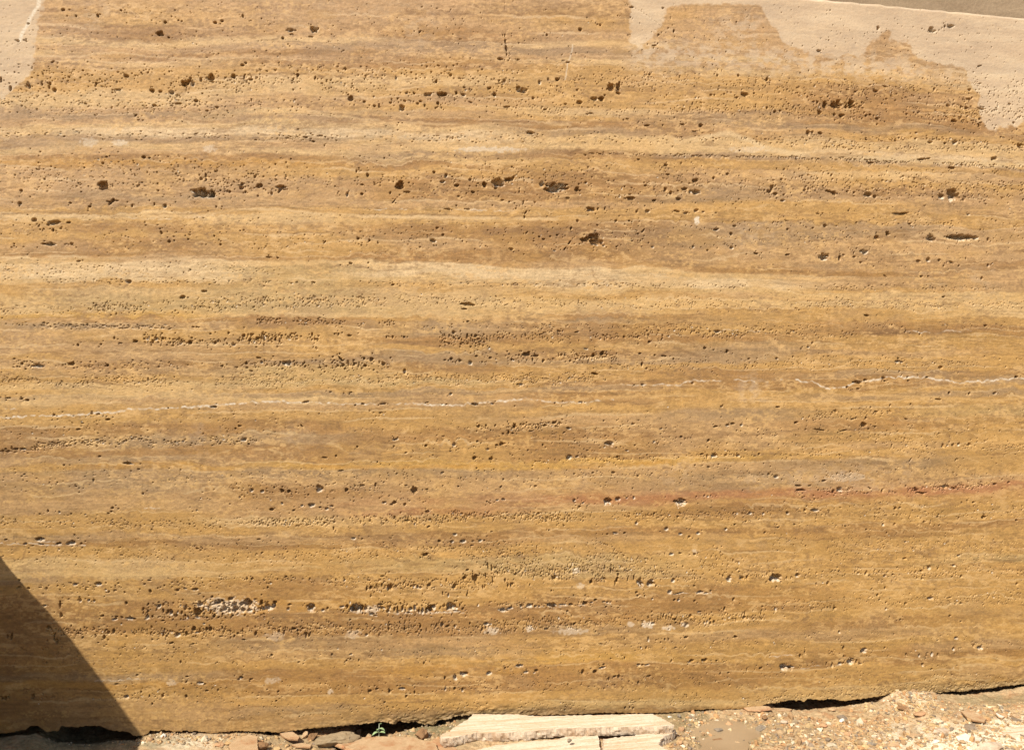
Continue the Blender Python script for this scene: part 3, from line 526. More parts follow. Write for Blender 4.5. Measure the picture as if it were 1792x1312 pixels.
# bed colour, with the beds waving a little
arch = np.abs(vn(U / 26, V / 40, 6)) + 0.5 * np.abs(vn(U / 11, V / 22, 7))          # scalloped growth fronts
lumpy = sstep(-.2, .6, vn(U / 170, V / 26, 9))
Vw = V + 5.0 * vn(U / 95, V / 34, 1) + 2.4 * vn(U / 40, V / 16, 13) + 2.6 * fbm(U / 30, V / 10, 2, 3, .6) + lumpy * 7.0 * (arch - 0.4) + 1.3 * fbm(U / 6, V / 4, 3, 2, .7)
Uw = U + 46 * vn(U / 80, V / 12, 4) + 30 * fbm(U / 24, V / 6, 8, 2, .6)
col = look(LCOL, Uw, Vw)
F = look(LS, Uw, Vw)
lamz = 0.6 + 0.7 * sstep(-.4, .5, vn(U / 130, V / 30, 1))
lam = 1.35 * lamz * (0.055 * vn(U / 240, F / 4.2, 5) + 0.060 * vn(U / 120, F / 2.0, 6) + 0.060 * vn(U / 42, V / 2.4 + F / 20, 7) + 0.05 * vn(U / 20, V / 1.8 + F / 9, 1))
blot = 0.11 * fbm(U / 44, V / 22, 9, 3, .6) + 0.20 * fbm(U / 11, V / 4.6, 10, 3, .8) + 0.17 * fbm(U / 3.6, V / 2.2, 13, 2, .9) + 0.07 * RNG.uniform(-1, 1, U.shape).astype(np.float32)
col = col * (1 + lam + blot)[..., None]


def toward(c3, k):
    global col
    k = k[..., None].astype(np.float32)
    col = col * (1 - k) + k * np.array(lin(c3), dtype=np.float32)


m1 = fbm(U / 70, V / 26, 11, 4, .65)
toward((210, 162, 86), 0.26 * sstep(0.0, 0.4, m1))              # iron-yellow bloom
toward((184, 150, 106), 0.28 * sstep(0.0, 0.4, -m1) * sstep(-.5, .3, vn(U / 200, V / 40, 3)))   # grey-tan bloom
m2 = fbm(U / 15, V / 6, 12, 4, .7)
toward((232, 188, 122), 0.62 * sstep(0.06, 0.30, m2) * sstep(-.3, .4, vn(U / 120, V / 24, 6)))
toward((150, 112, 66), 0.50 * sstep(0.08, 0.34, fbm(U / 17, V / 4.2, 14, 4, .7)) * sstep(-.2, .5, vn(U / 150, V / 20, 2)))
ln = np.abs(vn(U / 90, F / 9 + 0.5 * vn(U / 14, V / 9, 3), 15))
toward((144, 108, 66), 0.55 * sstep(0.07, 0.0, ln) * sstep(0.0, .5, vn(U / 60, V / 14, 8)))       # thin dark seams
ln = np.abs(vn(U / 110, F / 8 + 0.6 * vn(U / 16, V / 9, 5), 9))
toward((232, 192, 130), 0.50 * sstep(0.08, 0.0, ln) * sstep(0.05, .5, vn(U / 70, V / 12, 4)))     # thin light seams
Fr = F / 14.0 + 0.06 * fbm(U / 9, V / 6, 5, 2)
fd = np.abs(Fr - np.round(Fr))
gate = vn(U / 110, np.round(Fr) * 3.1, 7)
toward((132, 94, 54), 0.62 * sstep(0.10, 0.02, fd) * sstep(0.05, .45, gate) * (0.6 + 0.4 * vn(U / 8, V / 5, 3)))
toward((236, 200, 142), 0.5 * sstep(0.13, 0.03, np.abs(Fr - np.round(Fr) - 0.14)) * sstep(0.1, .5, vn(U / 90, np.round(Fr) * 2.3, 11)))
fib = vn(U / 2.4, V / 9, 14) * sstep(.05, .5, vn(U / 150, V / 13, 5))              # upright crystal fibres
col = col * (1 + 0.10 * fib)[..., None]
cl2 = fbm(U / 7, V / 4.5, 9, 3, .75)
toward((236, 190, 118), 0.5 * sstep(0.12, 0.36, cl2) * sstep(0.0, .5, vn(U / 70, V / 16, 12)))
toward((150, 116, 78), 0.4 * sstep(0.12, 0.36, -cl2) * sstep(0.0, .5, vn(U / 90, V / 13, 10)))
CONT = [((140, 104, 62), .5, 1.6, [(0, 375), (60, 371), (120, 373), (240, 375), (330, 375), (380, 367), (430, 359), (490, 361), (560, 369), (640, 375), (800, 377), (1000, 380)]),
        ((234, 198, 140), .6, 2.6, [(0, 380), (60, 376), (120, 378), (240, 380), (330, 380), (380, 373), (430, 365), (490, 367), (560, 374), (640, 379), (800, 381), (1000, 384)]),
        ((232, 184, 112), .6, 2.4, [(1340, 803), (1400, 800), (1440, 788), (1480, 782), (1510, 795), (1540, 790), (1600, 782), (1660, 785), (1730, 776), (1830, 770)]),
        ((228, 184, 116), .5, 2.8, [(1040, 697), (1200, 690), (1340, 697), (1440, 700), (1500, 690), (1600, 695), (1670, 697), (1740, 702), (1830, 690)]),
        ((238, 206, 150), .5, 2.6, [(0, 451), (100, 448), (200, 451), (300, 453), (420, 456)]),
        ((226, 188, 124), .5, 2.0, [(0, 1006), (100, 1004), (200, 1006), (330, 1006), (345, 1016), (370, 1003), (460, 996), (540, 990), (600, 998), (700, 992)]),
        ((236, 204, 146), .65, 5.0, [(1180, 246), (1240, 239), (1275, 233), (1310, 245), (1340, 261), (1400, 271), (1500, 276), (1792, 290)]),
        ((132, 98, 62), .5, 2.6, [(850, 628), (920, 612), (1000, 608), (1060, 618), (1150, 625), (1180, 608), (1230, 625), (1290, 610), (1340, 612)]),
        ((138, 104, 68), .45, 2.2, [(640, 604), (700, 598), (760, 606), (820, 610), (850, 600)]),
        ((236, 196, 132), .5, 1.8, [(1085, 133), (1120, 134), (1150, 142), (1200, 141), (1300, 138)]),
        ((142, 106, 66), .45, 1.8, [(560, 168), (620, 168), (650, 178), (690, 170), (760, 163), (900, 166)]),
        ((234, 198, 138), .45, 1.8, [(0, 101), (60, 98), (130, 100), (200, 92), (260, 99), (340, 104), (450, 100)]),
        ((140, 108, 74), .4, 2.4, [(560, 196), (650, 206), (760, 214), (860, 212), (1000, 214)]),
        ((232, 196, 136), .45, 2.2, [(560, 200), (650, 210), (760, 218), (860, 216), (1000, 219)]),
        ((128, 96, 62), .5, 1.8, [(1340, 757), (1400, 752), (1500, 751), (1520, 748)]),
        ((206, 150, 66), .45, 3.0, [(430, 812), (640, 818), (900, 815), (1060, 817), (1180, 806)]),
        ((140, 104, 62), .4, 2.4, [(0, 945), (300, 948), (600, 940), (900, 930), (1200, 936)]),
        ((140, 102, 60), .4, 2.0, [(40, 1085), (300, 1084), (520, 1074), (700, 1080), (900, 1064), (1060, 1062)]),
        ((138, 102, 62), .4, 2.0, [(400, 1124), (620, 1118), (900, 1108), (1000, 1106), (1100, 1098), (1350, 1078)])]
jv = 1.6 * fbm(U / 16, U * 0, 4, 3, .7) + 0.7 * vn(U / 4, V / 6, 9)
for c3, st, hw, pts in CONT:
    yv = np.interp(U, [p[0] for p in pts], [p[1] for p in pts])
    m = (U > pts[0][0]) & (U < pts[-1][0])
    toward(c3, np.where(m, st * np.clip(1.4 - np.abs(V + jv - yv) / hw, 0, 1) * sstep(-.7, .2, vn(U / 34, V / 30, 5)), 0))
spk = fbm(U / 2.2, V / 2.0, 6, 2, .8)
toward((112, 78, 40), 0.45 * sstep(0.42, 0.75, spk) * sstep(-.3, .5, fbm(U / 30, V / 10, 2, 2)))
rust = np.exp(-((V - np.interp(U, [300, 900, 1350, 1792], [888, 872, 866, 853])) / 13) ** 2) * np.interp(U, [350, 700, 1300, 1500, 1792], [0, .22, .34, .5, .5])
toward((176, 114, 74), rust * (0.75 + 0.6 * vn(U / 40, V / 7, 6)))
col *= np.array([1.0, 1.0, 1.07])
# upper beds carry more grey-pink, lower beds more ochre
g = np.interp(V, [0, 500, 1300], [0, 1, 2])[..., None]
col *= np.where(g < 1, 1 + (1 - g) * np.array([0.02, 0.03, 0.14]), 1 - (g - 1) * np.array([0.09, 0.11, 0.20]))

# pale calcite
pale = np.zeros(U.shape, np.float32)
rag = 0.5 + 0.5 * vn(U / 5, V / 4, 4) + 0.5 * vn(U / 26, V / 60, 3)
for hw, st, pts in VEINS:
    px_ = [p[0] for p in pts]; py_ = [p[1] for p in pts]
    yv = np.interp(U, px_, py_)
    d = np.abs(V + 2.0 * vn(U / 9, U * 0, 7) + 1.0 * vn(U / 3.5, U * 0, 2) - yv) / (hw * 0.72 * (0.55 + 0.45 * rag))
    m = (U > px_[0]) & (U < px_[-1])
    pale = np.maximum(pale, np.where(m, st * np.clip(1.5 - d, 0, 1) * (1.1 * sstep(-.2, .45, rag) if st >= 1 else sstep(.2, .7, rag)) * (0.62 + 0.5 * vn(U / 4, V / 3, 11)), 0))
for hw, st, pts in SEAMV:
    o = np.argsort([p[1] for p in pts]); py_ = np.array([pts[i][1] for i in o]); px_ = np.array([pts[i][0] for i in o])
    xv = np.interp(V, py_, px_)
    d = np.abs(U + 1.5 * vn(V / 6, V * 0, 7) - xv) / hw
    m = (V > py_[0]) & (V < py_[-1])
    pale = np.maximum(pale, np.where(m, st * np.clip(1.5 - d, 0, 1), 0))
for (cx, cy, rx, ry, st) in PATCH:
    d = np.sqrt(((U - cx) / rx) ** 2 + ((V - cy) / ry) ** 2) + 0.5 * vn(U / 4, V / 3, 5)
    pale = np.maximum(pale, st * np.clip((1.15 - d) * 2.5, 0, 1))

# ---- relief of the face
dep = np.zeros(U.shape, np.float32)
xg = XS
MMP = STEP
rough_n = vn(Xf / 0.0045, Zf / 0.0045, 8)
rough_f = vn(Xf / 0.0024, Zf / 0.0024, 12)
rough_m = vn(Xf / 0.011, Zf / 0.009, 9)


def carve(cx, cz, w, h, depth, lean=0.0, rim=0.0, edge=0.22, nz=0.3):
    a, b = w / 2, h / 2
    ext = (max(a, b) * 1.9 + 0.004) if rim or lean else (max(a, b) * 1.35 + 0.002)
    i0, i1 = np.searchsorted(xg, (cx - ext, cx + ext))
    ic = min(max(int(np.searchsorted(xg, cx)), 0), len(xg) - 1)
    z0 = zb[ic]; zt_ = ZTX[ic]
    j0 = int((cz - ext - z0) / (zt_ - z0) * (NZ - 1)); j1 = int((cz + ext - z0) / (zt_ - z0) * (NZ - 1)) + 2
    j0 = max(j0, 0); j1 = min(j1, NZ)
    if i1 - i0 < 1 or j1 - j0 < 1: return
    sl = (slice(j0, j1), slice(i0, i1))
    dx = Xf[sl] - cx; dz = Zf[sl] - cz
    if lean:
        c, s = math.cos(lean), math.sin(lean)
        dx, dz = dx * c + dz * s, -dx * s + dz * c
    n = rough_m[sl] * nz + rough_n[sl] * nz * 0.7 + rough_f[sl] * nz * 0.35
    r = np.sqrt((dx / a) ** 2 + (dz / b) ** 2) + n
    k = np.clip((1.08 - r) / edge, 0, 1)
    d = depth * k * (1 + 0.25 * rough_n[sl])
    if rim:
        kr = np.clip((1.0 + rim - r) / (rim * 0.8), 0, 1)
        d = np.maximum(d, kr * (0.0016 + 0.0022 * (rough_n[sl] + 0.6)) * min(1.5, (w + h) / 0.03))
        pale[sl] = np.maximum(pale[sl], 0.85 * kr * sstep(-.3, .4, rough_n[sl] + 0.6 * rough_m[sl] - 1.2 * dz / (h + 0.004)))
    dep[sl] = np.maximum(dep[sl], d)


for (ox, oy), txt in PITS.items():
    for it in txt.split(';'):
        fl = it[-1] if it[-1] in 'pad' else ''
        v = [float(q) for q in it.rstrip('pad').split(',')]
        px_, py_ = ox + v[0] / 3.976, oy + v[1] / 3.976
        x0, z0 = on_wall(px_, py_)
        x1, _ = on_wall(px_ + 1, py_)
        s = x1 - x0
        w, h = v[2] / 3.976 * s, v[3] / 3.976 * s
        w = max(w, 0.0042); h = max(h, 0.0038)
        big = math.sqrt(w * h)
        lean = {'a': 0.9, 'd': -0.8}.get(fl, random.uniform(-.2, .2))
        if fl in 'ad' and fl: w, h = max(w, h) * 1.15, min(w, h) * 0.55
        carve(x0, z0, w * 0.94, h * 0.94, min(0.045, 0.95 * big + 0.002), lean, 0.34 if fl == 'p' else 0.0,
              0.20 if big > 0.014 else 0.30, 0.46 if big > 0.014 else 0.30)
        if big > 0.013:
            for _ in range(random.randint(2, 4)):
                qa = random.uniform(0, 6.28)
                k = random.uniform(.28, .55)
                carve(x0 + math.cos(qa) * w * .46, z0 + math.sin(qa) * h * .42, w * k, h * k * 1.1, big * .8, 0, 0.4 if fl == 'p' else 0, .3, .4)
        for _ in range(random.randint(0, 3)):
            carve(x0 + random.gauss(0, 1) * (w + .006), z0 + random.gauss(0, .5) * (h + .006), random.uniform(.0024, .0052), random.uniform(.0022, .0045), .004, 0, 0, .5, .2)
for (x0, y0, x1, y1, hh, n, wa, wb, ha, hb) in PORES:
    n = int(n * 1.5)
    uu = RNG.uniform(0, 1, n)
    off = RNG.normal(0, 0.5, n) * hh
    px_ = x0 + (x1 - x0) * uu
    py_ = y0 + (y1 - y0) * uu + off
    # pores flock: drop those in the calm stretches
    keep = vn(px_ / 46, py_ / 12, 12) + 0.6 * vn(px_ / 14, py_ / 7, 3) > RNG.uniform(-0.75, 0.35, n)
    ww = wa + (wb - wa) * RNG.uniform(0, 1, n) ** 1.8; h2 = ha + (hb - ha) * RNG.uniform(0, 1, n) ** 2.2
    for a_, b_, c_, d_, kp in zip(px_, py_, ww, h2, keep):
        if not kp: continue
        cx, cz = on_wall(a_, b_)
        if cz > ZTOP - 0.003: continue
        s = 0.00160 * (1 + 0.00022 * (a_ - 896) * 0.7)
        w, h = c_ * s, d_ * s
        carve(cx, cz, max(w * 1.1, 0.0018), max(h * 1.1, 0.0018), random.uniform(.0008, .0022) + random.uniform(.5, 1.2) * math.sqrt(w * h), random.uniform(-.5, .5) if h > w else 0,
              0.6 if random.random() < .03 else 0, 0.5, 0.2)
# cracks
for pts in ([(883, -20), (884, 20)], [(885, 52), (886, 60), (887, 95)], [(905, 172), (907, 215), (915, 245), (908, 275)], [(908, 312), (905, 330)],
            [(913, 345), (916, 375), (920, 385)], [(1075, -5), (1130, 25), (1160, 48)], [(884, 60), (886, 98)],
            [(1040, 1222), (1046, 1238)], [(1085, 352), (1070, 358)], [(1462, 1218), (1452, 1220)]):
    for (xa, ya), (xb, yb) in zip(pts[:-1], pts[1:]):
        L = math.hypot(xb - xa, yb - ya)
        for q in range(int(L / 2.2)):
            t = q / max(1, int(L / 2.2))
            cx, cz = on_wall(xa + (xb - xa) * t + random.uniform(-1, 1), ya + (yb - ya) * t)
            carve(cx, cz, 0.0024, 0.0040, random.uniform(.0004, .0022), 0, 0, 0.6, 0.1)

prox = V - look(np.repeat(np.interp(np.arange(-400, 2401, 4.0), [p[0] for p in BOT], [p[1] for p in BOT])[None, :], 3, 0).astype(np.float32), U, V * 0, -400, -1, 4.0)
edge_w = np.clip((prox + 26) / 26, 0, 1) ** 1.5
crumb = np.interp(U, [500, 620, 700, 800, 960, 1020, 1560, 1640, 1900], [.15, .3, 1, 1, .6, .2, .15, .8, .8])
Yf = dep + 0.0009 * fbm(Xf / 0.5, Zf / 0.4, 2, 2) + 0.00022 * vn(Xf / 0.006, Zf / 0.004, 6)
Yf = Yf + edge_w * crumb * (0.006 + 0.009 * fbm(Xf / 0.018, Zf / 0.010, 4, 3, .6)) + edge_w * 0.002
Yf = Yf + np.clip(1 - (ZTX[None, :] - Zf) / 0.006, 0, 1) * (0.004 + 0.003 * vn(Xf / 0.03, Xf * 0, 5))
gcol = sstep(0.1, 0.9, edge_w * crumb + 0.25 * vn(U / 9, V / 5, 3))[..., None] * 0.55
col = col * (1 - gcol) + gcol * lin((160, 134, 92))

d = look(DRY, U + 8 * fbm(U / 14, V / 14, 1, 3, .7), V + 8 * fbm(U / 14, V / 14, 3, 3, .7) * np.clip(V / 20, 0.2, 1), -400, -200, 3.0, 3.0)
dp = look(PART, U, V, -400, -200, 3.0, 3.0)
mot = fbm(U / 11, V / 7, 5, 3, .6)
halo = fbm(U / 7, V / 7, 8, 2)
dryv = np.clip(sstep(0.25, 0.75, d - 0.10 * halo * (d < .97) - .35 * np.clip(halo - .25, 0, 1)) + 1.25 * dp * sstep(-0.25, 0.35, mot + 0.4 * (dp - 0.3)), 0, 1)
# round damp haloes about pores in the drying stone
top = np.clip(1 - V / 260, 0, 1)

NXg = len(XS)
Vg = np.stack([Xf, Yf, Zf], -1).reshape(-1, 3)
idx = np.arange(NZ * NXg).reshape(NZ, NXg)
Q = np.stack([idx[:-1, :-1], idx[:-1, 1:], idx[1:, 1:], idx[1:, :-1]], -1).reshape(-1, 4)
DEPTH = 1.35
loop = np.concatenate([idx[0, :], idx[1:, -1], idx[-1, -2::-1], idx[-2:0:-1, 0]])
backv = Vg[loop].copy(); backv[:, 1] = DEPTH
mid = Vg[loop].copy(); mid[:, 1] = 0.06
under = (backv[:, 2] < 0.5) & (np.arange(len(loop)) < NXg)
n0 = len(Vg); nl = len(loop)
ib = np.arange(nl) + n0; im = np.arange(nl) + n0 + nl
l2 = np.roll(loop, -1)
Q2 = np.concatenate([np.stack([loop, im, np.roll(im, -1), l2], -1), np.stack([im, ib, np.roll(ib, -1), np.roll(im, -1)], -1)])
zmin, zmax = float(zb.mean()), float(ZTX[-1])
cb = np.array([[XS[0], DEPTH, zmin], [XS[-1], DEPTH, zmin], [XS[-1], DEPTH, zmax], [XS[0], DEPTH, zmax]])
Vall = np.concatenate([Vg, backv, mid, cb])
nb = n0 + 2 * nl
Qall = np.concatenate([Q, Q2, np.array([[nb + 1, nb, nb + 3, nb + 2]])])
colf = (col * 1.0).reshape(-1, 3)
allcol = np.concatenate([colf, colf[loop], colf[loop], np.tile(lin((200, 165, 115)), (4, 1))])
alldry = np.concatenate([dryv.ravel(), np.full(2 * nl + 4, 0.6)])
allpale = np.concatenate([np.clip(pale, 0, 1).ravel(), np.zeros(2 * nl + 4)])

S = NT('travertine', 0.62, 0.28)
a = S.attr('bed'); dr = S.attr('dry'); pl = S.attr('calcite')
fine = S.noise(420, 4, .7)
mid_n = S.noise(90, 5, .65, (1, 1, 2.2))
tone = S.mix(1.0, a.outputs['Color'], S.ramp(fine, [(0.25, 0.80), (0.75, 1.18)]), 'MULTIPLY')
tone = S.mix(1.0, tone, S.ramp(mid_n, [(0.25, 0.90), (0.75, 1.10)]), 'MULTIPLY')
tone = S.mix(1.0, tone, (KA, KA, KA), 'MULTIPLY')
dryc = S.mix(0.66, tone, S.ramp(S.noise(11, 9, .68, (.45, 1, 2.0)), [(0.3, seen((204, 180, 152))), (0.5, seen((228, 203, 170))), (0.7, seen((248, 224, 188)))]))
tone = S.mix(dr.outputs['Fac'], tone, dryc)
palec = S.ramp(S.noise(260, 3, .6), [(0.3, seen((222, 196, 160))), (0.7, seen((255, 240, 214)))])
tone = S.mix(pl.outputs['Fac'], tone, palec)
S.color(tone)
rr = S.node('ShaderNodeMapRange')
rr.inputs[3].default_value = 0.60; rr.inputs[4].default_value = 0.9
S.link(dr.outputs['Fac'], rr.inputs[0]); S.link(rr.outputs[0], S.b.inputs['Roughness'])
S.bump(S.noise(700, 5, .75), 0.35, 0.0012)
MAT_STONE = S.m

blk = quad_mesh('travertine_block', Vall, Qall, MAT_STONE)
attr_col(blk.data, 'bed', allcol)
attr_f(blk.data, 'dry', alldry)
attr_f(blk.data, 'calcite', allpale)
tag(blk, 'huge banded golden-brown stone block full of holes, wet with pale dry upper corners', 'stone block')
print('face', Vg.shape, 'X', xl, xr, 'ZTOP', ZTOP, 'zb', zb.min(), zb.max(), 'sun', sun_el * 57.3, tuple(SUN_DIR))

# ------------------------------------------------------------------ ground
GL = [(-900, 1300), (-200, 1292), (0, 1291), (60, 1286), (100, 1300), (150, 1304), (200, 1297), (240, 1296), (262, 1285), (300, 1285), (380, 1285), (440, 1284),
      (470, 1289), (545, 1291), (620, 1291), (663, 1289), (690, 1284), (740, 1273), (765, 1272), (800, 1264), (900, 1258), (1150, 1251),
      (1195, 1247), (1250, 1244), (1330, 1240), (1375, 1241), (1400, 1244), (1425, 1242), (1480, 1236), (1540, 1229), (1552, 1222), (1566, 1211),
      (1600, 1208), (1632, 1212), (1650, 1217), (1690, 1217), (1740, 1211), (1792, 1203), (2100, 1185), (2600, 1150)]
glx = np.array([on_wall(*p)[0] for p in GL]); glz = np.array([on_wall(*p)[1] for p in GL])
DIP = [(-900, .03), (0, .05), (60, .03), (90, .06), (220, .06), (262, .02), (440, .02), (470, .04), (500, .0), (610, .0), (630, .08), (700, .08), (780, .04), (800, 0),
       (960, 0), (1000, .03), (1060, .01), (1195, 0), (1220, .03), (1265, .02), (1360, 0), (1385, .07), (1540, .07), (1560, -.02), (1640, -.02), (1665, .05), (1792, .05), (2600, .05)]
dpx = np.array([on_wall(p[0], 1250)[0] for p in DIP]); dpz = np.array([p[1] for p in DIP]) * 0.5
ZB = float(glz[(glx > -1.3) & (glx < 2.1)].mean()) - 0.012
PUD = [(1222, 1325), (1226, 1302), (1217, 1288), (1219, 1274), (1240, 1266), (1262, 1258), (1290, 1262), (1310, 1274), (1328, 1277), (1336, 1287), (1310, 1295), (1304, 1312), (1322, 1325)]
ZW = float(np.interp(on_wall(1270, 1250)[0], glx, glz)) - 0.004
pud = np.array([on_level(px, py, ZW) for px, py in PUD])
pc = pud.mean(0)


def poly_sd(x, y, poly):
    """rough signed distance, negative inside"""
    d = np.full(np.shape(x), 1e9); ins = np.zeros(np.shape(x), bool)
    n = len(poly)
    for i in range(n):
        ax, ay = poly[i]; bx, by = poly[(i + 1) % n]
        ex, ey = bx - ax, by - ay
        t = np.clip(((x - ax) * ex + (y - ay) * ey) / (ex * ex + ey * ey + 1e-12), 0, 1)
        d = np.minimum(d, np.hypot(x - ax - t * ex, y - ay - t * ey))
        if ay != by:
            c = (y > min(ay, by)) & (y <= max(ay, by))
            ins ^= c & (x < ax + (y - ay) * ex / ey)
    return np.where(ins, -d, d)


def ground_at(x, y):
    x = np.asarray(x, float); y = np.asarray(y, float)
    zw = np.interp(x, glx, glz)
    near = sstep(-0.42, -0.01, y)
    z = ZB * (1 - near) + zw * near
    z = z - np.interp(x, dpx, dpz) * sstep(0.004, 0.05, y)
    out = np.clip(-y, 0, 1)
    lum = 0.5 + 0.5 * sstep(on_wall(1100, 1250)[0], on_wall(1250, 1250)[0], x)
    z = z + 0.010 * fbm(x / 0.16, y / 0.12, 1, 3) * sstep(0, .05, out) * lum + 0.0062 * fbm(x / 0.024, y / 0.018, 5, 4, .7) * (0.5 + 0.5 * lum)
    z = z + 0.0016 * vn(x / 0.005, y / 0.005, 9)
    sd = poly_sd(x, y, pud) + 0.018 * fbm(x / 0.05, y / 0.035, 2, 3, .6)
    k = sstep(0.035, -0.012, sd)
    z = z * (1 - k) + (ZW - 0.0035 + 0.0065 * fbm(x / 0.05, y / 0.05, 4, 3, .7)) * k
    # pale heap of stone dust at the lower right
    hx, hy = on_level(1740, 1300, ZB)
    z = z + 0.020 * np.exp(-(((x - hx) / 0.16) ** 2 + ((y - hy) / 0.10) ** 2) ** 1.5)
    far = np.hypot(x, y + 1)
    return np.where(far > 8, z + 0.25 * fbm(x / 9, y / 9, 7, 3) * sstep(8, 30, far), z)


def gpoint(px, py):
    z = ZB
    for _ in range(8):
        x, y = on_level(px, py, z)
        z = float(ground_at(x, y))
    return x, y, z


xa_, xb_ = on_wall(-60, 1280)[0], on_wall(1860, 1200)[0]
fx = np.concatenate([-np.geomspace(60, 0.02, 46) + xa_, np.arange(xa_, xb_, 0.0028), xb_ + np.geomspace(0.02, 60, 46)])
fy = np.concatenate([-np.geomspace(60, 0.02, 50) - 0.62, np.arange(-0.62, 0.10, 0.0028), 0.10 + np.geomspace(0.02, 60, 40)])
GX, GY = np.meshgrid(fx, fy)
GZ = ground_at(GX, GY)
gi = np.arange(GX.size).reshape(GX.shape)
GQ = np.stack([gi[:-1, :-1], gi[:-1, 1:], gi[1:, 1:], gi[1:, :-1]], -1).reshape(-1, 4)
S = NT('quarry_dirt', 0.9, 0.15)
c1 = S.ramp(S.noise(9, 8, .65), [(0.3, seen((182, 150, 108))), (0.5, seen((212, 180, 134))), (0.7, seen((224, 190, 142)))])
c1 = S.mix(1.0, c1, S.ramp(S.noise(160, 6, .75), [(0.28, .62), (0.5, .98), (0.72, 1.28)]), 'MULTIPLY')
c1 = S.mix(S.ramp(S.noise(22, 6, .7), [(0.5, 0), (0.62, .65)]), c1, seen((196, 140, 92)))
c1 = S.mix(S.ramp(S.noise(31, 7, .7), [(0.34, .7), (0.46, 0)]), c1, seen((142, 116, 80)))
zo = S.attr('soil')
sp = S.node('ShaderNodeSeparateColor'); S.link(zo.outputs['Color'], sp.inputs[0])
c1 = S.mix(sp.outputs[0], c1, S.ramp(S.noise(120, 5, .7), [(0.3, seen((214, 188, 146))), (0.6, seen((255, 240, 206), .66))]))
c1 = S.mix(sp.outputs[1], c1, S.ramp(S.noise(80, 6, .7), [(0.3, seen((120, 108, 76))), (0.7, seen((176, 156, 112)))]))
c1 = S.mix(sp.outputs[2], c1, S.ramp(S.noise(110, 6, .7), [(0.3, seen((150, 126, 88))), (0.7, seen((190, 164, 122)))]))
S.color(c1)
S.bump(S.noise(420, 5, .75), 0.5, 0.003)
gr = quad_mesh('ground', np.stack([GX, GY, GZ], -1).reshape(-1, 3), GQ, S.m)
UG, VG = to_px(GX.ravel(), GY.ravel(), GZ.ravel())
inv = GY.ravel() > -1.5


def blob(cx, cy, rx, ry):
    return np.where(inv, np.clip(1.5 - np.sqrt(((UG - cx) / rx) ** 2 + ((VG - cy) / ry) ** 2) + 0.5 * vn(UG / 14, VG / 6, 3), 0, 1), 0)


soil = np.stack([np.maximum.reduce([blob(1720, 1302, 150, 36), blob(1792, 1276, 80, 20), blob(320, 1300, 60, 12) * .55, blob(1590, 1225, 38, 16) * .5]),
                 np.maximum.reduce([blob(740, 1268, 90, 18), blob(1200, 1258, 40, 16) * .8, blob(1740, 1225, 70, 10) * .6, blob(110, 1300, 150, 16) * .8]),
                 np.maximum.reduce([blob(1275, 1290, 90, 30), blob(500, 1300, 70, 12) * .5])], -1)
attr_col(gr.data, 'soil', soil)
tag(gr, kind='structure')

# muddy puddle
S = NT('muddy_water', 0.2, 0.4)
S.color(S.ramp(S.noise(6, 3, .5), [(0.3, seen((172, 144, 108))), (0.7, seen((194, 166, 128)))]))
bm = bmesh.new()
vs_ = [bm.verts.new((p[0] + (p[0] - pc[0]) * .12, p[1] + (p[1] - pc[1]) * .12, ZW)) for p in pud]
bm.faces.new(vs_)
bmesh.ops.triangulate(bm, faces=bm.faces[:])
me = bpy.data.meshes.new('puddle'); bm.to_mesh(me); bm.free(); me.materials.append(S.m)
puddle = bpy.data.objects.new('puddle', me); C.objects.link(puddle)
tag(puddle, kind='structure')


# ------------------------------------------------------------------ loose stone
def stone_mat(name, lo, hi, accent, scale=60, band=0.0, k=KA):
    S = NT(name, 0.85, 0.2)
    base = S.ramp(S.noise(scale, 7, .7), [(0.3, seen(lo, k)), (0.7, seen(hi, k))])
    if band:
        st = S.noise(70, 9, .72, (.08, 1.3, 2.0))
        base = S.mix(S.ramp(st, [(0.46, 0), (0.60, band)]), base, seen(accent, k))
        base = S.mix(1.0, base, S.ramp(S.noise(260, 6, .8, (.3, 1, 1)), [(0.3, .8), (0.65, 1.08)]), 'MULTIPLY')
        pits = S.noise(230, 3, .6, (.45, 1, 1))
        base = S.mix(S.ramp(pits, [(0.60, 0), (0.65, .6)]), base, seen((150, 118, 82), k))
    else:
        base = S.mix(S.ramp(S.noise(28, 4, .6), [(0.5, 0), (0.68, .8)]), base, seen(accent, k))
    S.color(base)
    S.bump(S.noise(500, 6, .8), 0.5, 0.0025)
    return S.m


M_PALE = stone_mat('pale_travertine', (240, 214, 176), (252, 232, 202), (222, 182, 136), 50, .8, .66)
M_BROKEN = stone_mat('broken_travertine', (196, 170, 138), (240, 216, 184), (176, 140, 104), 90, 0, .62)
M_ORANGE = stone_mat('orange_stone', (200, 152, 106), (228, 186, 138), (190, 124, 84), 50)
M_TAN = stone_mat('tan_stone', (202, 164, 118), (232, 196, 150), (190, 136, 90), 60)
M_GREY = stone_mat('grey_stone', (158, 136, 102), (190, 164, 126), (170, 140, 100), 80)
M_BROWN = stone_mat('brown_stone', (150, 112, 74), (186, 142, 98), (128, 92, 62), 60)
M_SLATE = stone_mat('slate_pebble', (152, 134, 110), (186, 168, 142), (130, 116, 104), 80)
M_WHITE = stone_mat('white_chip', (232, 214, 188), (255, 246, 226), (220, 196, 160), 80, 0, .66)


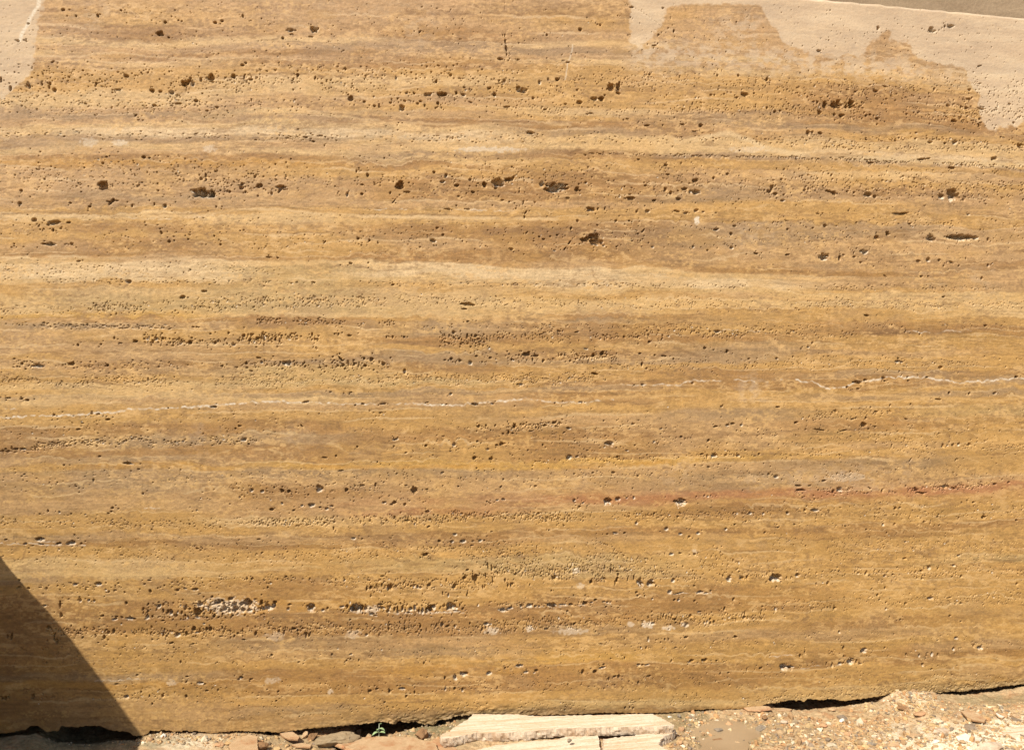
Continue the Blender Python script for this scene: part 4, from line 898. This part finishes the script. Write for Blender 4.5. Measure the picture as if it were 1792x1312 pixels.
def plate(name, outline, lift, thick, mats, label, cat='stone slab', tilt=(0, 0), group=None, rough=0.0035, bevel=0.002, z0=None, seed=0):
    """broken slab: outline of its top as seen in the face ruler, laid at its own height above the soil"""
    cx = sum(p[0] for p in outline) / len(outline); cy = sum(p[1] for p in outline) / len(outline)
    if z0 is None:
        z0 = gpoint(cx, min(cy, 1330))[2]
    zt = z0 + lift
    P = []
    for px, py in outline:
        z = zt
        x, y = on_level(px, py, z)
        for _ in range(3):
            c = on_level(cx, cy, zt)
            z = zt + (x - c[0]) * tilt[0] + (y - c[1]) * tilt[1]
            x, y = on_level(px, py, z)
        P.append((x, y, z))
    P = [Vector(p) for p in P]
    D = []
    for i, p in enumerate(P):
        q = P[(i + 1) % len(P)]
        n = max(1, int((q - p).length / 0.004))
        for k in range(n):
            D.append(p.lerp(q, k / n))
    area = sum(D[i].x * D[(i + 1) % len(D)].y - D[(i + 1) % len(D)].x * D[i].y for i in range(len(D)))
    if area < 0: D.reverse()
    n = len(D)
    nrm = []
    for i in range(n):
        t = (D[(i + 1) % n] - D[i - 1]); v = Vector((t.y, -t.x, 0))
        nrm.append(v.normalized() if v.length > 0 else Vector((1, 0, 0)))
    rings = [(-bevel, 0), (0.0, -0.18 * bevel / 0.002 * 0.01), (0.001, -0.30), (0.0012, -0.5), (0.0005, -0.72), (-0.002, -0.92), (-0.006, -1.0)]
    verts = []
    s = seed * 3.7
    for ri, (o, h) in enumerate(rings):
        for i, p in enumerate(D):
            a = float(vn(np.array(p.x / 0.009 + s), np.array(p.y / 0.009 + h * thick / 0.008), 3)) + 0.6 * float(vn(np.array(p.x / 0.0035 + s), np.array(p.y / 0.0035 + h * thick / 0.004), 6))
            w = rough * a * (0.25 if ri == 0 else 1.0)
            verts.append(p + nrm[i] * (o + w) + Vector((0, 0, h * thick)))
    faces = []
    for r in range(len(rings) - 1):
        for i in range(n):
            j = (i + 1) % n
            faces.append((r * n + i, (r + 1) * n + i, (r + 1) * n + j, r * n + j))
    faces.append(tuple(range(n)))
    faces.append(tuple((len(rings) - 1) * n + i for i in reversed(range(n))))
    me = bpy.data.meshes.new(name)
    me.from_pydata([tuple(v) for v in verts], [], faces)
    me.materials.append(mats[0]); me.materials.append(mats[-1])
    bm = bmesh.new(); bm.from_mesh(me)
    bm.faces.ensure_lookup_table()
    for f in bm.faces: f.material_index = 0 if f.normal.z > 0.8 else 1
    big = [f for f in bm.faces if len(f.verts) > 4]
    bmesh.ops.triangulate(bm, faces=big)
    bmesh.ops.recalc_face_normals(bm, faces=bm.faces[:])
    # move the origin to the slab's foot
    c = Vector((sum(p.x for p in D) / n, sum(p.y for p in D) / n, zt - thick))
    for v in bm.verts: v.co -= c
    bm.to_mesh(me); bm.free()
    o = bpy.data.objects.new(name, me); o.location = c; C.objects.link(o)
    tag(o, label, cat, group)
    return o


def rock_bm(rx, ry, rz, seed, sub=3, cuts=14, rough=0.13):
    rnd = random.Random(seed)
    bm = bmesh.new(); bmesh.ops.create_icosphere(bm, subdivisions=sub, radius=1.0)
    planes = []
    for _ in range(cuts):
        v = Vector((rnd.gauss(0, 1), rnd.gauss(0, 1), rnd.gauss(0, 1))).normalized()
        planes.append((v, rnd.uniform(0.45, 0.8)))
    for v in bm.verts:
        for n_, d_ in planes:
            e = v.co.dot(n_) - d_
            if e > 0: v.co -= n_ * e
    for v in bm.verts:
        a = float(vn(np.array(v.co.x * 3 + seed), np.array(v.co.y * 3 + v.co.z * 2), seed % 9)) + .6 * float(vn(np.array(v.co.x * 8 + seed), np.array(v.co.y * 8 - v.co.z * 6), seed % 7))
        v.co *= 1 + rough * a
        v.co.x *= rx; v.co.y *= ry; v.co.z *= rz
    return bm


def rock(name, px, py, wpx, hpx, mat, label, cat='stone', seed=1, dy=1.0, rot=(0, 0, 0), sink=0.25, group=None, sub=3, y_off=0.0):
    """a loose stone whose middle is seen at px,py"""
    x, y, z = gpoint(px, py + hpx * 0.30)
    m = 0.00148 * (1 + 0.00014 * (px - 896))
    rx = wpx * m / 2 * 1.2; rz = hpx * m / 2 * 1.05; ry = (rx + rz) / 2 * dy
    bm = rock_bm(rx, ry, rz, seed, sub)
    bmesh.ops.rotate(bm, cent=(0, 0, 0), matrix=Matrix.Rotation(rot[2], 3, 'Z') @ Matrix.Rotation(rot[1], 3, 'Y') @ Matrix.Rotation(rot[0], 3, 'X'), verts=bm.verts)
    zmin = min(v.co.z for v in bm.verts); zmax = max(v.co.z for v in bm.verts)
    for v in bm.verts: v.co.z -= zmin + (zmax - zmin) * sink
    me = bpy.data.meshes.new(name); bm.to_mesh(me); bm.free(); me.materials.append(mat)
    o = bpy.data.objects.new(name, me); o.location = (x, y + y_off, z); C.objects.link(o)
    tag(o, label, cat, group)
    return o


# two big pale offcuts and the pieces in front of them
plate('travertine_slab', [(770, 1286), (786, 1279), (800, 1268), (817, 1259), (828, 1249), (900, 1249), (955, 1253), (960, 1252), (1060, 1250), (1140, 1248), (1158, 1256),
      (1172, 1263), (1178, 1268), (1150, 1270), (1100, 1271), (1050, 1272), (1000, 1273), (960, 1275), (920, 1280), (870, 1282), (835, 1281), (800, 1289), (775, 1292)],
      0.036, 0.026, (M_PALE, M_BROKEN), 'long pale travertine slab with rough broken front edge lying against the foot of the block', rough=0.003, seed=1, z0=ZB + 0.004)
plate('travertine_slab', [(815, 1316), (868, 1303), (920, 1297), (975, 1293), (1005, 1283), (1046, 1281), (1049, 1300), (1052, 1325), (1050, 1370), (800, 1370), (790, 1330)],
      0.016, 0.026, (M_PALE, M_BROKEN), 'pale flat slab at the bottom edge, left of the dark upright gap and below the long slab', rough=0.0016, seed=2, z0=ZB)
plate('travertine_slab', [(1055, 1292), (1110, 1286), (1150, 1280), (1182, 1275), (1178, 1282), (1162, 1288), (1155, 1296), (1150, 1301), (1170, 1312), (1200, 1345), (1190, 1370), (1060, 1370), (1058, 1320)],
      0.017, 0.032, (M_PALE, M_BROKEN), 'pale slab right of the dark gap with a thick jagged greyish right end', rough=0.004, seed=3, z0=ZB + 0.001)
plate('stone_plate', [(576, 1294), (620, 1290), (668, 1288), (722, 1289), (762, 1300), (772, 1330), (640, 1345), (618, 1312), (596, 1302)],
      0.022, 0.014, (M_TAN, M_ORANGE), 'flat tan plate with reddish broken edge, pointing left in front of the seedling', rough=0.0018, seed=4, z0=ZB)
plate('stone_plate', [(742, 1301), (762, 1292), (790, 1291), (786, 1300), (800, 1310), (800, 1330), (750, 1330)],
      0.014, 0.014, (M_ORANGE, M_ORANGE), 'small orange layered plate under the left tip of the long pale slab', rough=0.002, seed=5, z0=ZB)
plate('stone_plate', [(1682, 1244), (1694, 1240), (1726, 1257), (1722, 1262), (1704, 1259), (1692, 1254)],
      0.016, 0.007, (M_TAN, M_BROWN), 'triangular pinkish tan plate propped on dust at the right, dark shadow underneath', rough=0.001, seed=6)
plate('stone_plate', [(1742, 1247), (1750, 1247), (1760, 1252), (1754, 1255), (1748, 1253)],
      0.010, 0.006, (M_WHITE, M_TAN), 'small cream flake near the right edge, right of the triangular plate', rough=0.0008, seed=7)
plate('stone_plate', [(1744, 1280), (1790, 1268), (1850, 1268), (1860, 1300), (1800, 1298), (1768, 1290)],
      0.014, 0.008, (M_PALE, M_TAN), 'thin pale slab in the bottom right corner half buried in white dust', rough=0.0016, seed=8)
plate('stone_plate', [(1301, 1236), (1318, 1233), (1345, 1235), (1350, 1239), (1330, 1242), (1308, 1241)],
      0.008, 0.007, (M_TAN, M_ORANGE), 'flat tan orange stone tucked against the block right of the puddle', rough=0.0012, seed=9)
plate('stone_plate', [(1352, 1238), (1372, 1238), (1386, 1240), (1382, 1244), (1360, 1243)],
      0.004, 0.006, (M_TAN, M_BROWN), 'small flat brown stone at the left end of the dark gap under the block', rough=0.001, seed=10)
plate('stone_plate', [(402, 1301), (414, 1291), (436, 1284), (450, 1288), (452, 1330), (408, 1330)],
      0.014, 0.012, (M_TAN, M_TAN), 'tan plate with a raised crooked left edge, bottom left of the chunk', rough=0.0012, seed=11)
plate('stone_plate', [(490, 1282), (512, 1279), (524, 1288), (521, 1293), (505, 1292), (494, 1287)],
      0.012, 0.006, (M_TAN, M_BROWN), 'thin grey-tan flake wedged under the block, left of two upright wedge stones', rough=0.001, seed=12)
plate('stone_plate', [(510, 1302), (528, 1299), (545, 1302), (543, 1307), (520, 1306)],
      0.008, 0.005, (M_TAN, M_BROWN), 'thin brown splinter lying in front of the grey rough rock', rough=0.001, seed=13)

rock('rock', 586, 1293, 76, 36, M_GREY, 'rough grey rock jammed under the block left of the seedling', seed=21, dy=.7, sink=.2, sub=4)
rock('rock', 454, 1304, 30, 24, M_BROWN, 'angular brown chunk with a lit top near the bottom edge', seed=22, sink=.2)
rock('rock', 738, 1285, 28, 26, M_BROWN, 'brown pointed rock in the damp soil right of the seedling', seed=23, sink=.25)
rock('rock', 533, 1286, 12, 17, M_TAN, 'upright pale tan wedge stone leaning under the block', seed=24, rot=(0, .5, 0), sink=.15)
rock('rock', 545, 1287, 22, 20, M_BROWN, 'brown wedge stone leaning against the grey rough rock', seed=25, rot=(0, -.6, 0), sink=.15)
rock('rock', 515, 1283, 13, 9, M_ORANGE, 'little orange wedge on the thin flake under the block', seed=26, sink=.1)
rock('rock', 628, 1281, 12, 15, M_TAN, 'small tan stone standing at the left end of the dark hollow', seed=27, sink=.1)
rock('rock', 646, 1287, 12, 8, M_TAN, 'small cream stone in the dark hollow just left of the seedling', seed=28, sink=.1)
rock('rock', 382, 1300, 19, 12, M_ORANGE, 'reddish stone in pale grit at the lower left', seed=29, sink=.3)
rock('pebble', 998, 1310, 8, 9, M_SLATE, 'purple-grey pebble resting on the pale slab at the bottom edge', 'pebble', seed=30, sink=.0, y_off=0.012).location.z += 0.016
rock('pebble', 1172, 1253, 7, 7, M_WHITE, 'white pebble beside the right end of the long slab', 'pebble', seed=31)
rock('pebble', 1188, 1251, 12, 8, M_SLATE, 'grey pebble at the foot of the block, right of the white pebble', 'pebble', seed=32)
rock('pebble', 1210, 1251, 12, 9, M_SLATE, 'dark grey pebble at the block foot above the puddle', 'pebble', seed=33)
rock('rock', 1276, 1266, 16, 12, M_ORANGE, 'orange stone rising out of the puddle', seed=34, sink=.25)
rock('rock', 1257, 1275, 20, 10, M_SLATE, 'grey gritty lump in the puddle left of the orange stone', seed=35, sink=.35)
rock('rock', 1192, 1274, 13, 11, M_ORANGE, 'orange stone between the jagged slab end and the puddle', seed=36)
rock('rock', 1191, 1300, 10, 9, M_ORANGE, 'yellow-orange stone below the jagged slab end at the bottom edge', seed=37)
rock('rock', 1292, 1298, 14, 7, M_TAN, 'tan stone in the puddle near the bottom edge', seed=38, sink=.3)
rock('rock', 1256, 1292, 24, 8, M_BROWN, 'low brown mud lump in the middle of the puddle', seed=39, sink=.5)
rock('rock', 1337, 1255, 12, 12, M_BROWN, 'dark brown stone in the gravel right of the puddle', seed=40)
rock('rock', 1331, 1272, 18, 16, M_SLATE, 'rounded grey stone on the right shore of the puddle', seed=41, sink=.35)
rock('pebble', 1592, 1211, 12, 9, M_SLATE, 'blue-grey pebble on top of the gravel heap against the block', 'pebble', seed=42, sink=.1)
rock('pebble', 1752, 1237, 9, 8, M_SLATE, 'blue-grey pebble in smooth soil near the right edge', 'pebble', seed=43)
rock('pebble', 1522, 1300, 14, 9, M_SLATE, 'light grey pebble near the bottom right gravel', 'pebble', seed=44)
rock('pebble', 1549, 1307, 11, 8, M_SLATE, 'small bluish pebble at the bottom edge right of the light grey one', 'pebble', seed=45)
rock('rock', 1636, 1297, 22, 7, M_WHITE, 'bright white shard in front of the dust heap', seed=46, rot=(0, -.25, 0), dy=.6)
rock('rock', 1481, 1284, 24, 8, M_ORANGE, 'flat red-orange shard in the gravel', seed=47, rot=(0, -.2, 0), dy=.6)
rock('rock', 1545, 1263, 11, 9, M_ORANGE, 'pinkish stone in the gravel below the heap', seed=48)
rock('rock', 1510, 1258, 12, 10, M_ORANGE, 'orange stone in the gravel left of the pinkish stone', seed=49)
rock('rock', 1473, 1260, 12, 9, M_WHITE, 'cream stone in the gravel, left of the orange ones', seed=50)
rock('rock', 1612, 1252, 26, 9, M_ORANGE, 'low orange slab-like stone in the gravel below the heap', seed=51, sink=.3)
rock('rock', 1533, 1225, 10, 8, M_TAN, 'tan stone at the right end of the dark gap', seed=52, sink=.1)
rock('rock', 1650, 1276, 36, 12, M_BROKEN, 'broad pale stone in the dust heap, left of the propped plate shadow', seed=53, sink=.4)
rock('rock', 1562, 1301, 26, 10, M_TAN, 'wide cream stone near the bottom edge beside the bluish pebble', seed=54, sink=.4)
rock('rock', 160, 1305, 70, 16, M_GREY, 'long grey lump lying in the shade at the lower left', seed=55, sink=.4)
rock('rock', 262, 1290, 16, 11, M_TAN, 'tan stone at the edge of the shade under the block', seed=56, sink=.3)
rock('rock', 286, 1286, 12, 10, M_WHITE, 'cream stone below the block just right of the shade edge', seed=57, sink=.25)

rock('rock', 1690, 1290, 44, 14, M_WHITE, 'large pale angular stone in the white dust below the propped plate', seed=61, sink=.35, sub=4)
rock('rock', 1735, 1303, 50, 14, M_BROKEN, 'large pale broken stone at the bottom edge, left of the corner slab', seed=62, sink=.35, sub=4)
rock('rock', 1600, 1284, 26, 10, M_TAN, 'angular tan stone left of the bright white shard', seed=63, sink=.25)
rock('rock', 1582, 1242, 24, 9, M_BROWN, 'brown flat stone on the lower slope of the gravel heap', seed=64, sink=.3)
rock('rock', 1440, 1268, 22, 9, M_ORANGE, 'orange-brown stone in the gravel midway between puddle and heap', seed=65, sink=.3)
rock('rock', 1405, 1296, 26, 10, M_ORANGE, 'orange clod at the bottom edge right of the puddle', seed=66, sink=.35)
rock('rock', 1455, 1240, 14, 8, M_TAN, 'tan stone just under the dark gap', seed=67, sink=.2)
rock('rock', 1778, 1250, 22, 10, M_TAN, 'pale tan stone at the right edge above the corner slab', seed=68, sink=.3)
rock('rock', 1370, 1262, 16, 9, M_BROKEN, 'pale grey stone in gravel above the orange clod', seed=69, sink=.25)

# ------------------------------------------------------------------ gravel: thousands of grains in one mesh
ico = bmesh.new(); bmesh.ops.create_icosphere(ico, subdivisions=1, radius=1.0)
IV = np.array([v.co[:] for v in ico.verts]); IF = np.array([[v.index for v in f.verts] for f in ico.faces]); ico.free()
gx_, gy_, gs_ = [], [], []


def sow(x0, y0, x1, y1, n, s0, s1):
    px = RNG.uniform(x0, x1, n); py = RNG.uniform(y0, y1, n)
    for a_, b_ in zip(px, py):
        x, y = on_level(a_, b_, ZB + 0.005)
        if y > 0.02: continue
        gx_.append(x); gy_.append(y); gs_.append(s0 + (s1 - s0) * RNG.uniform() ** 3)


sow(1200, 1236, 1860, 1330, 500, .004, .0115)
sow(240, 1282, 700, 1330, 160, .003, .009)
sow(1560, 1208, 1640, 1240, 120, .003, .009)
sow(1200, 1238, 1560, 1330, 3600, .0010, .0065)
sow(1480, 1212, 1860, 1330, 3600, .0010, .0060)
sow(1552, 1206, 1640, 1240, 500, .0012, .0055)
sow(240, 1280, 460, 1330, 1300, .0010, .0050)
sow(440, 1284, 640, 1330, 260, .0009, .0035)
sow(680, 1268, 800, 1300, 500, .0009, .0045)
sow(-60, 1284, 250, 1330, 500, .0009, .0045)
sow(1140, 1248, 1250, 1330, 600, .0010, .0055)
n = 2600
gx_ += list(RNG.uniform(-1.8, 2.9, n)); gy_ += list(-RNG.uniform(0.1, 1.3, n)); gs_ += list(.001 + .008 * RNG.uniform(0, 1, n) ** 3)
gx_ = np.array(gx_); gy_ = np.array(gy_); gs_ = np.array(gs_)
gz_ = ground_at(gx_, gy_)
sdp = poly_sd(gx_, gy_, pud)
ok = (sdp > 0.004) | ((RNG.uniform(0, 1, len(gx_)) < 0.5) & (fbm(gx_ / 0.03, gy_ / 0.03, 6, 2) > 0.22))
gx_, gy_, gs_, gz_ = gx_[ok], gy_[ok], gs_[ok], gz_[ok]
n = len(gx_)
sc = gs_[:, None] * RNG.uniform(.55, 1.5, (n, 3)); sc[:, 2] *= RNG.uniform(.35, 1.0, n)
ang = RNG.uniform(0, 6.28, n)
jit = 1 + RNG.uniform(-.42, .42, (n, 12))
P = IV[None] * jit[..., None]
P = P * sc[:, None, :]
ca, sa = np.cos(ang)[:, None], np.sin(ang)[:, None]
xx = P[..., 0] * ca - P[..., 1] * sa; yy = P[..., 0] * sa + P[..., 1] * ca
P = np.stack([xx + gx_[:, None], yy + gy_[:, None], P[..., 2] + (gz_ + sc[:, 2] * .3)[:, None]], -1)
FF = (IF[None] + (np.arange(n) * 12)[:, None, None]).reshape(-1, 3)
pal = np.array([lin(c) for c in [(228, 196, 146), (220, 178, 122), (212, 160, 106), (196, 156, 110), (180, 154, 118), (244, 222, 184), (206, 170, 124), (160, 138, 112), (222, 186, 130)]])
tint = pal[RNG.integers(0, len(pal), n)] * RNG.uniform(.75, 1.1, (n, 1)) * 0.62
S = NT('gravel', 0.85, 0.25)
S.color(S.mix(1.0, S.attr('tint').outputs['Color'], S.ramp(S.noise(500, 4, .7), [(0.3, .8), (0.7, 1.15)]), 'MULTIPLY'))
gv = quad_mesh('gravel', P.reshape(-1, 3), FF, S.m, smooth=False)
attr_col(gv.data, 'tint', np.repeat(tint, 12, 0))
tag(gv, 'loose ochre and cream gravel strewn along the foot of the block', 'gravel', kind='stuff')

# ------------------------------------------------------------------ seedling
S = NT('seedling_stem', 0.6, 0.3); S.color(S.ramp(S.noise(300), [(0.3, (.42, .45, .30)), (0.7, (.55, .56, .42))])); M_STEM = S.m
S = NT('seedling_leaf', 0.55, 0.3); S.color(S.ramp(S.noise(400), [(0.3, (.20, .27, .10)), (0.7, (.33, .40, .20))])); M_LEAF = S.m
bx, by, bz = gpoint(663, 1290)
sd = bpy.data.objects.new('seedling', None); sd.location = (bx, by, bz); C.objects.link(sd)
tag(sd, 'tiny pale green seedling with curled leaves growing in the dark hollow under the block', 'plant')
SC = 0.00158


def tube(name, pts, rad, mat, parent):
    vs2, fs = [], []
    for i, p in enumerate(pts):
        r = rad * (1 - 0.5 * i / len(pts))
        for k in range(8):
            a_ = k * math.pi / 4
            vs2.append((p[0] + r * math.cos(a_), p[1] + r * math.sin(a_), p[2]))
    for i in range(len(pts) - 1):
        for k in range(8):
            fs.append((i * 8 + k, i * 8 + (k + 1) % 8, (i + 1) * 8 + (k + 1) % 8, (i + 1) * 8 + k))
    return add_mesh(name, vs2, fs, mat, parent, True)


tube('stem', [(0, 0, -.004), (0.0004, 0, 6 * SC), (-.0003, 0, 12 * SC), (0.0008, 0, 18 * SC), (0.0012, 0, 25 * SC)], 0.0014, M_STEM, sd)


def leaf(base, dirx, diry, L, W, lift, curl):
    vs2, fs = [], []
    N = 7
    d2 = Vector((dirx, diry, 0)).normalized(); s2 = Vector((-d2.y, d2.x, 0))
    for i in range(N + 1):
        t = i / N
        c = Vector(base) + d2 * (L * t) + Vector((0, 0, lift * t - curl * t * t))
        w = W * math.sin(math.pi * min(1, t * .92 + .05)) ** .7 / 2
        for k, q in enumerate((-1, -.5, 0, .5, 1)):
            vs2.append(c + s2 * (w * q) + Vector((0, 0, abs(q) * w * .5 + 0.0)))
    for i in range(N):
        for k in range(4):
            fs.append((i * 5 + k, i * 5 + k + 1, (i + 1) * 5 + k + 1, (i + 1) * 5 + k))
    o = add_mesh('leaf', vs2, fs, M_LEAF, sd, True)
    m = o.modifiers.new('t', 'SOLIDIFY'); m.thickness = 0.0005
    return o


leaf((0, 0, 9 * SC), -1, -.5, 13 * SC, 6 * SC, 5 * SC, 7 * SC)
leaf((0, 0, 8 * SC), 1, -.5, 12 * SC, 7 * SC, 6 * SC, 5 * SC)
leaf((0.0005, 0, 15 * SC), 1, -.4, 11 * SC, 6 * SC, 5 * SC, 8 * SC)
leaf((0.0005, 0, 14 * SC), -.7, -.8, 6 * SC, 4 * SC, 4 * SC, 3 * SC)
leaf((0.0012, 0, 23 * SC), .8, -.7, 5 * SC, 3 * SC, 4 * SC, 1 * SC)


# ------------------------------------------------------------------ other blocks of the yard and the added shade stack
def big_block(name, cx, cy, w, d, z0, h, rot, mat, label, seed):
    bm = bmesh.new()
    bmesh.ops.create_cube(bm, size=1.0)
    bmesh.ops.subdivide_edges(bm, edges=bm.edges[:], cuts=40, use_grid_fill=True)
    for v in bm.verts:
        p = v.co.copy()
        x_, y_, z_ = p.x * w, p.y * d, p.z * h
        e = 0.018 * float(vn(np.array((x_ + z_ * .6) * 2.2 + seed), np.array((z_ - y_) * 2.2 + seed), 2)) + 0.010 * float(vn(np.array((x_ + y_) * 9), np.array(z_ * 9 + seed), 4))
        v.co = Vector((x_ + (e if abs(p.x) > .499 else 0) * (1 if p.x > 0 else -1), y_ + (e if abs(p.y) > .499 else 0) * (1 if p.y > 0 else -1), z_ + h / 2))
    me = bpy.data.meshes.new(name); bm.to_mesh(me); bm.free(); me.materials.append(mat)
    o = bpy.data.objects.new(name, me); o.location = (cx, cy, z0); o.rotation_euler.z = rot; C.objects.link(o)
    tag(o, label, 'stone block')
    return o


def yard_mat(name, lo, hi, k=KA):
    S = NT(name, 0.85, 0.2)
    b = S.ramp(S.noise(5, 9, .65, (.4, .4, 2.0)), [(0.3, seen(lo, k)), (0.7, seen(hi, k))])
    b = S.mix(1.0, b, S.ramp(S.noise(60, 6, .7), [(0.3, .85), (0.7, 1.12)]), 'MULTIPLY')
    S.color(b); S.bump(S.noise(40, 8, .7), .5, .01)
    return S.m


M_YARD = yard_mat('yard_travertine', (196, 160, 112), (232, 200, 152))
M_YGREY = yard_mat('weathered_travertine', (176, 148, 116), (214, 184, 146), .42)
# block on the left whose top edge throws the slanting shade over the lower left of the face
xc = on_wall(-150, 1100)[0]
zc = SA[1] + (xc - SA[0]) * (sdz / sdx)
big_block('travertine_block', xc - 0.75, -0.95, 1.5, 1.84, -0.05, zc + 0.05, 0, M_YARD, 'lower travertine block standing left of the big banded face and casting the slanting shade', 3)
# grey block behind, seen over the top edge at the right, and an unseen taller stack added to shade it
big_block('travertine_block', 4.2, 3.6, 5.2, 1.6, -0.05, 4.2, R(-6), M_YGREY, 'grey shaded stone block standing behind, seen above the top right edge', 5)
big_block('travertine_block', 0.1, 2.35, 2.9, 1.6, -0.05, 2.6, R(4), M_YARD, 'lower block of the unseen stack added behind to shade the grey block', 7)
big_block('travertine_block', 0.1, 2.35, 2.8, 1.5, 2.56, 3.6, R(2), M_YARD, 'upper block of the unseen stack added behind to shade the grey block', 9)
print('ZB', ZB, 'ZW', ZW, 'gravel', n, 'xc zc', xc, zc)
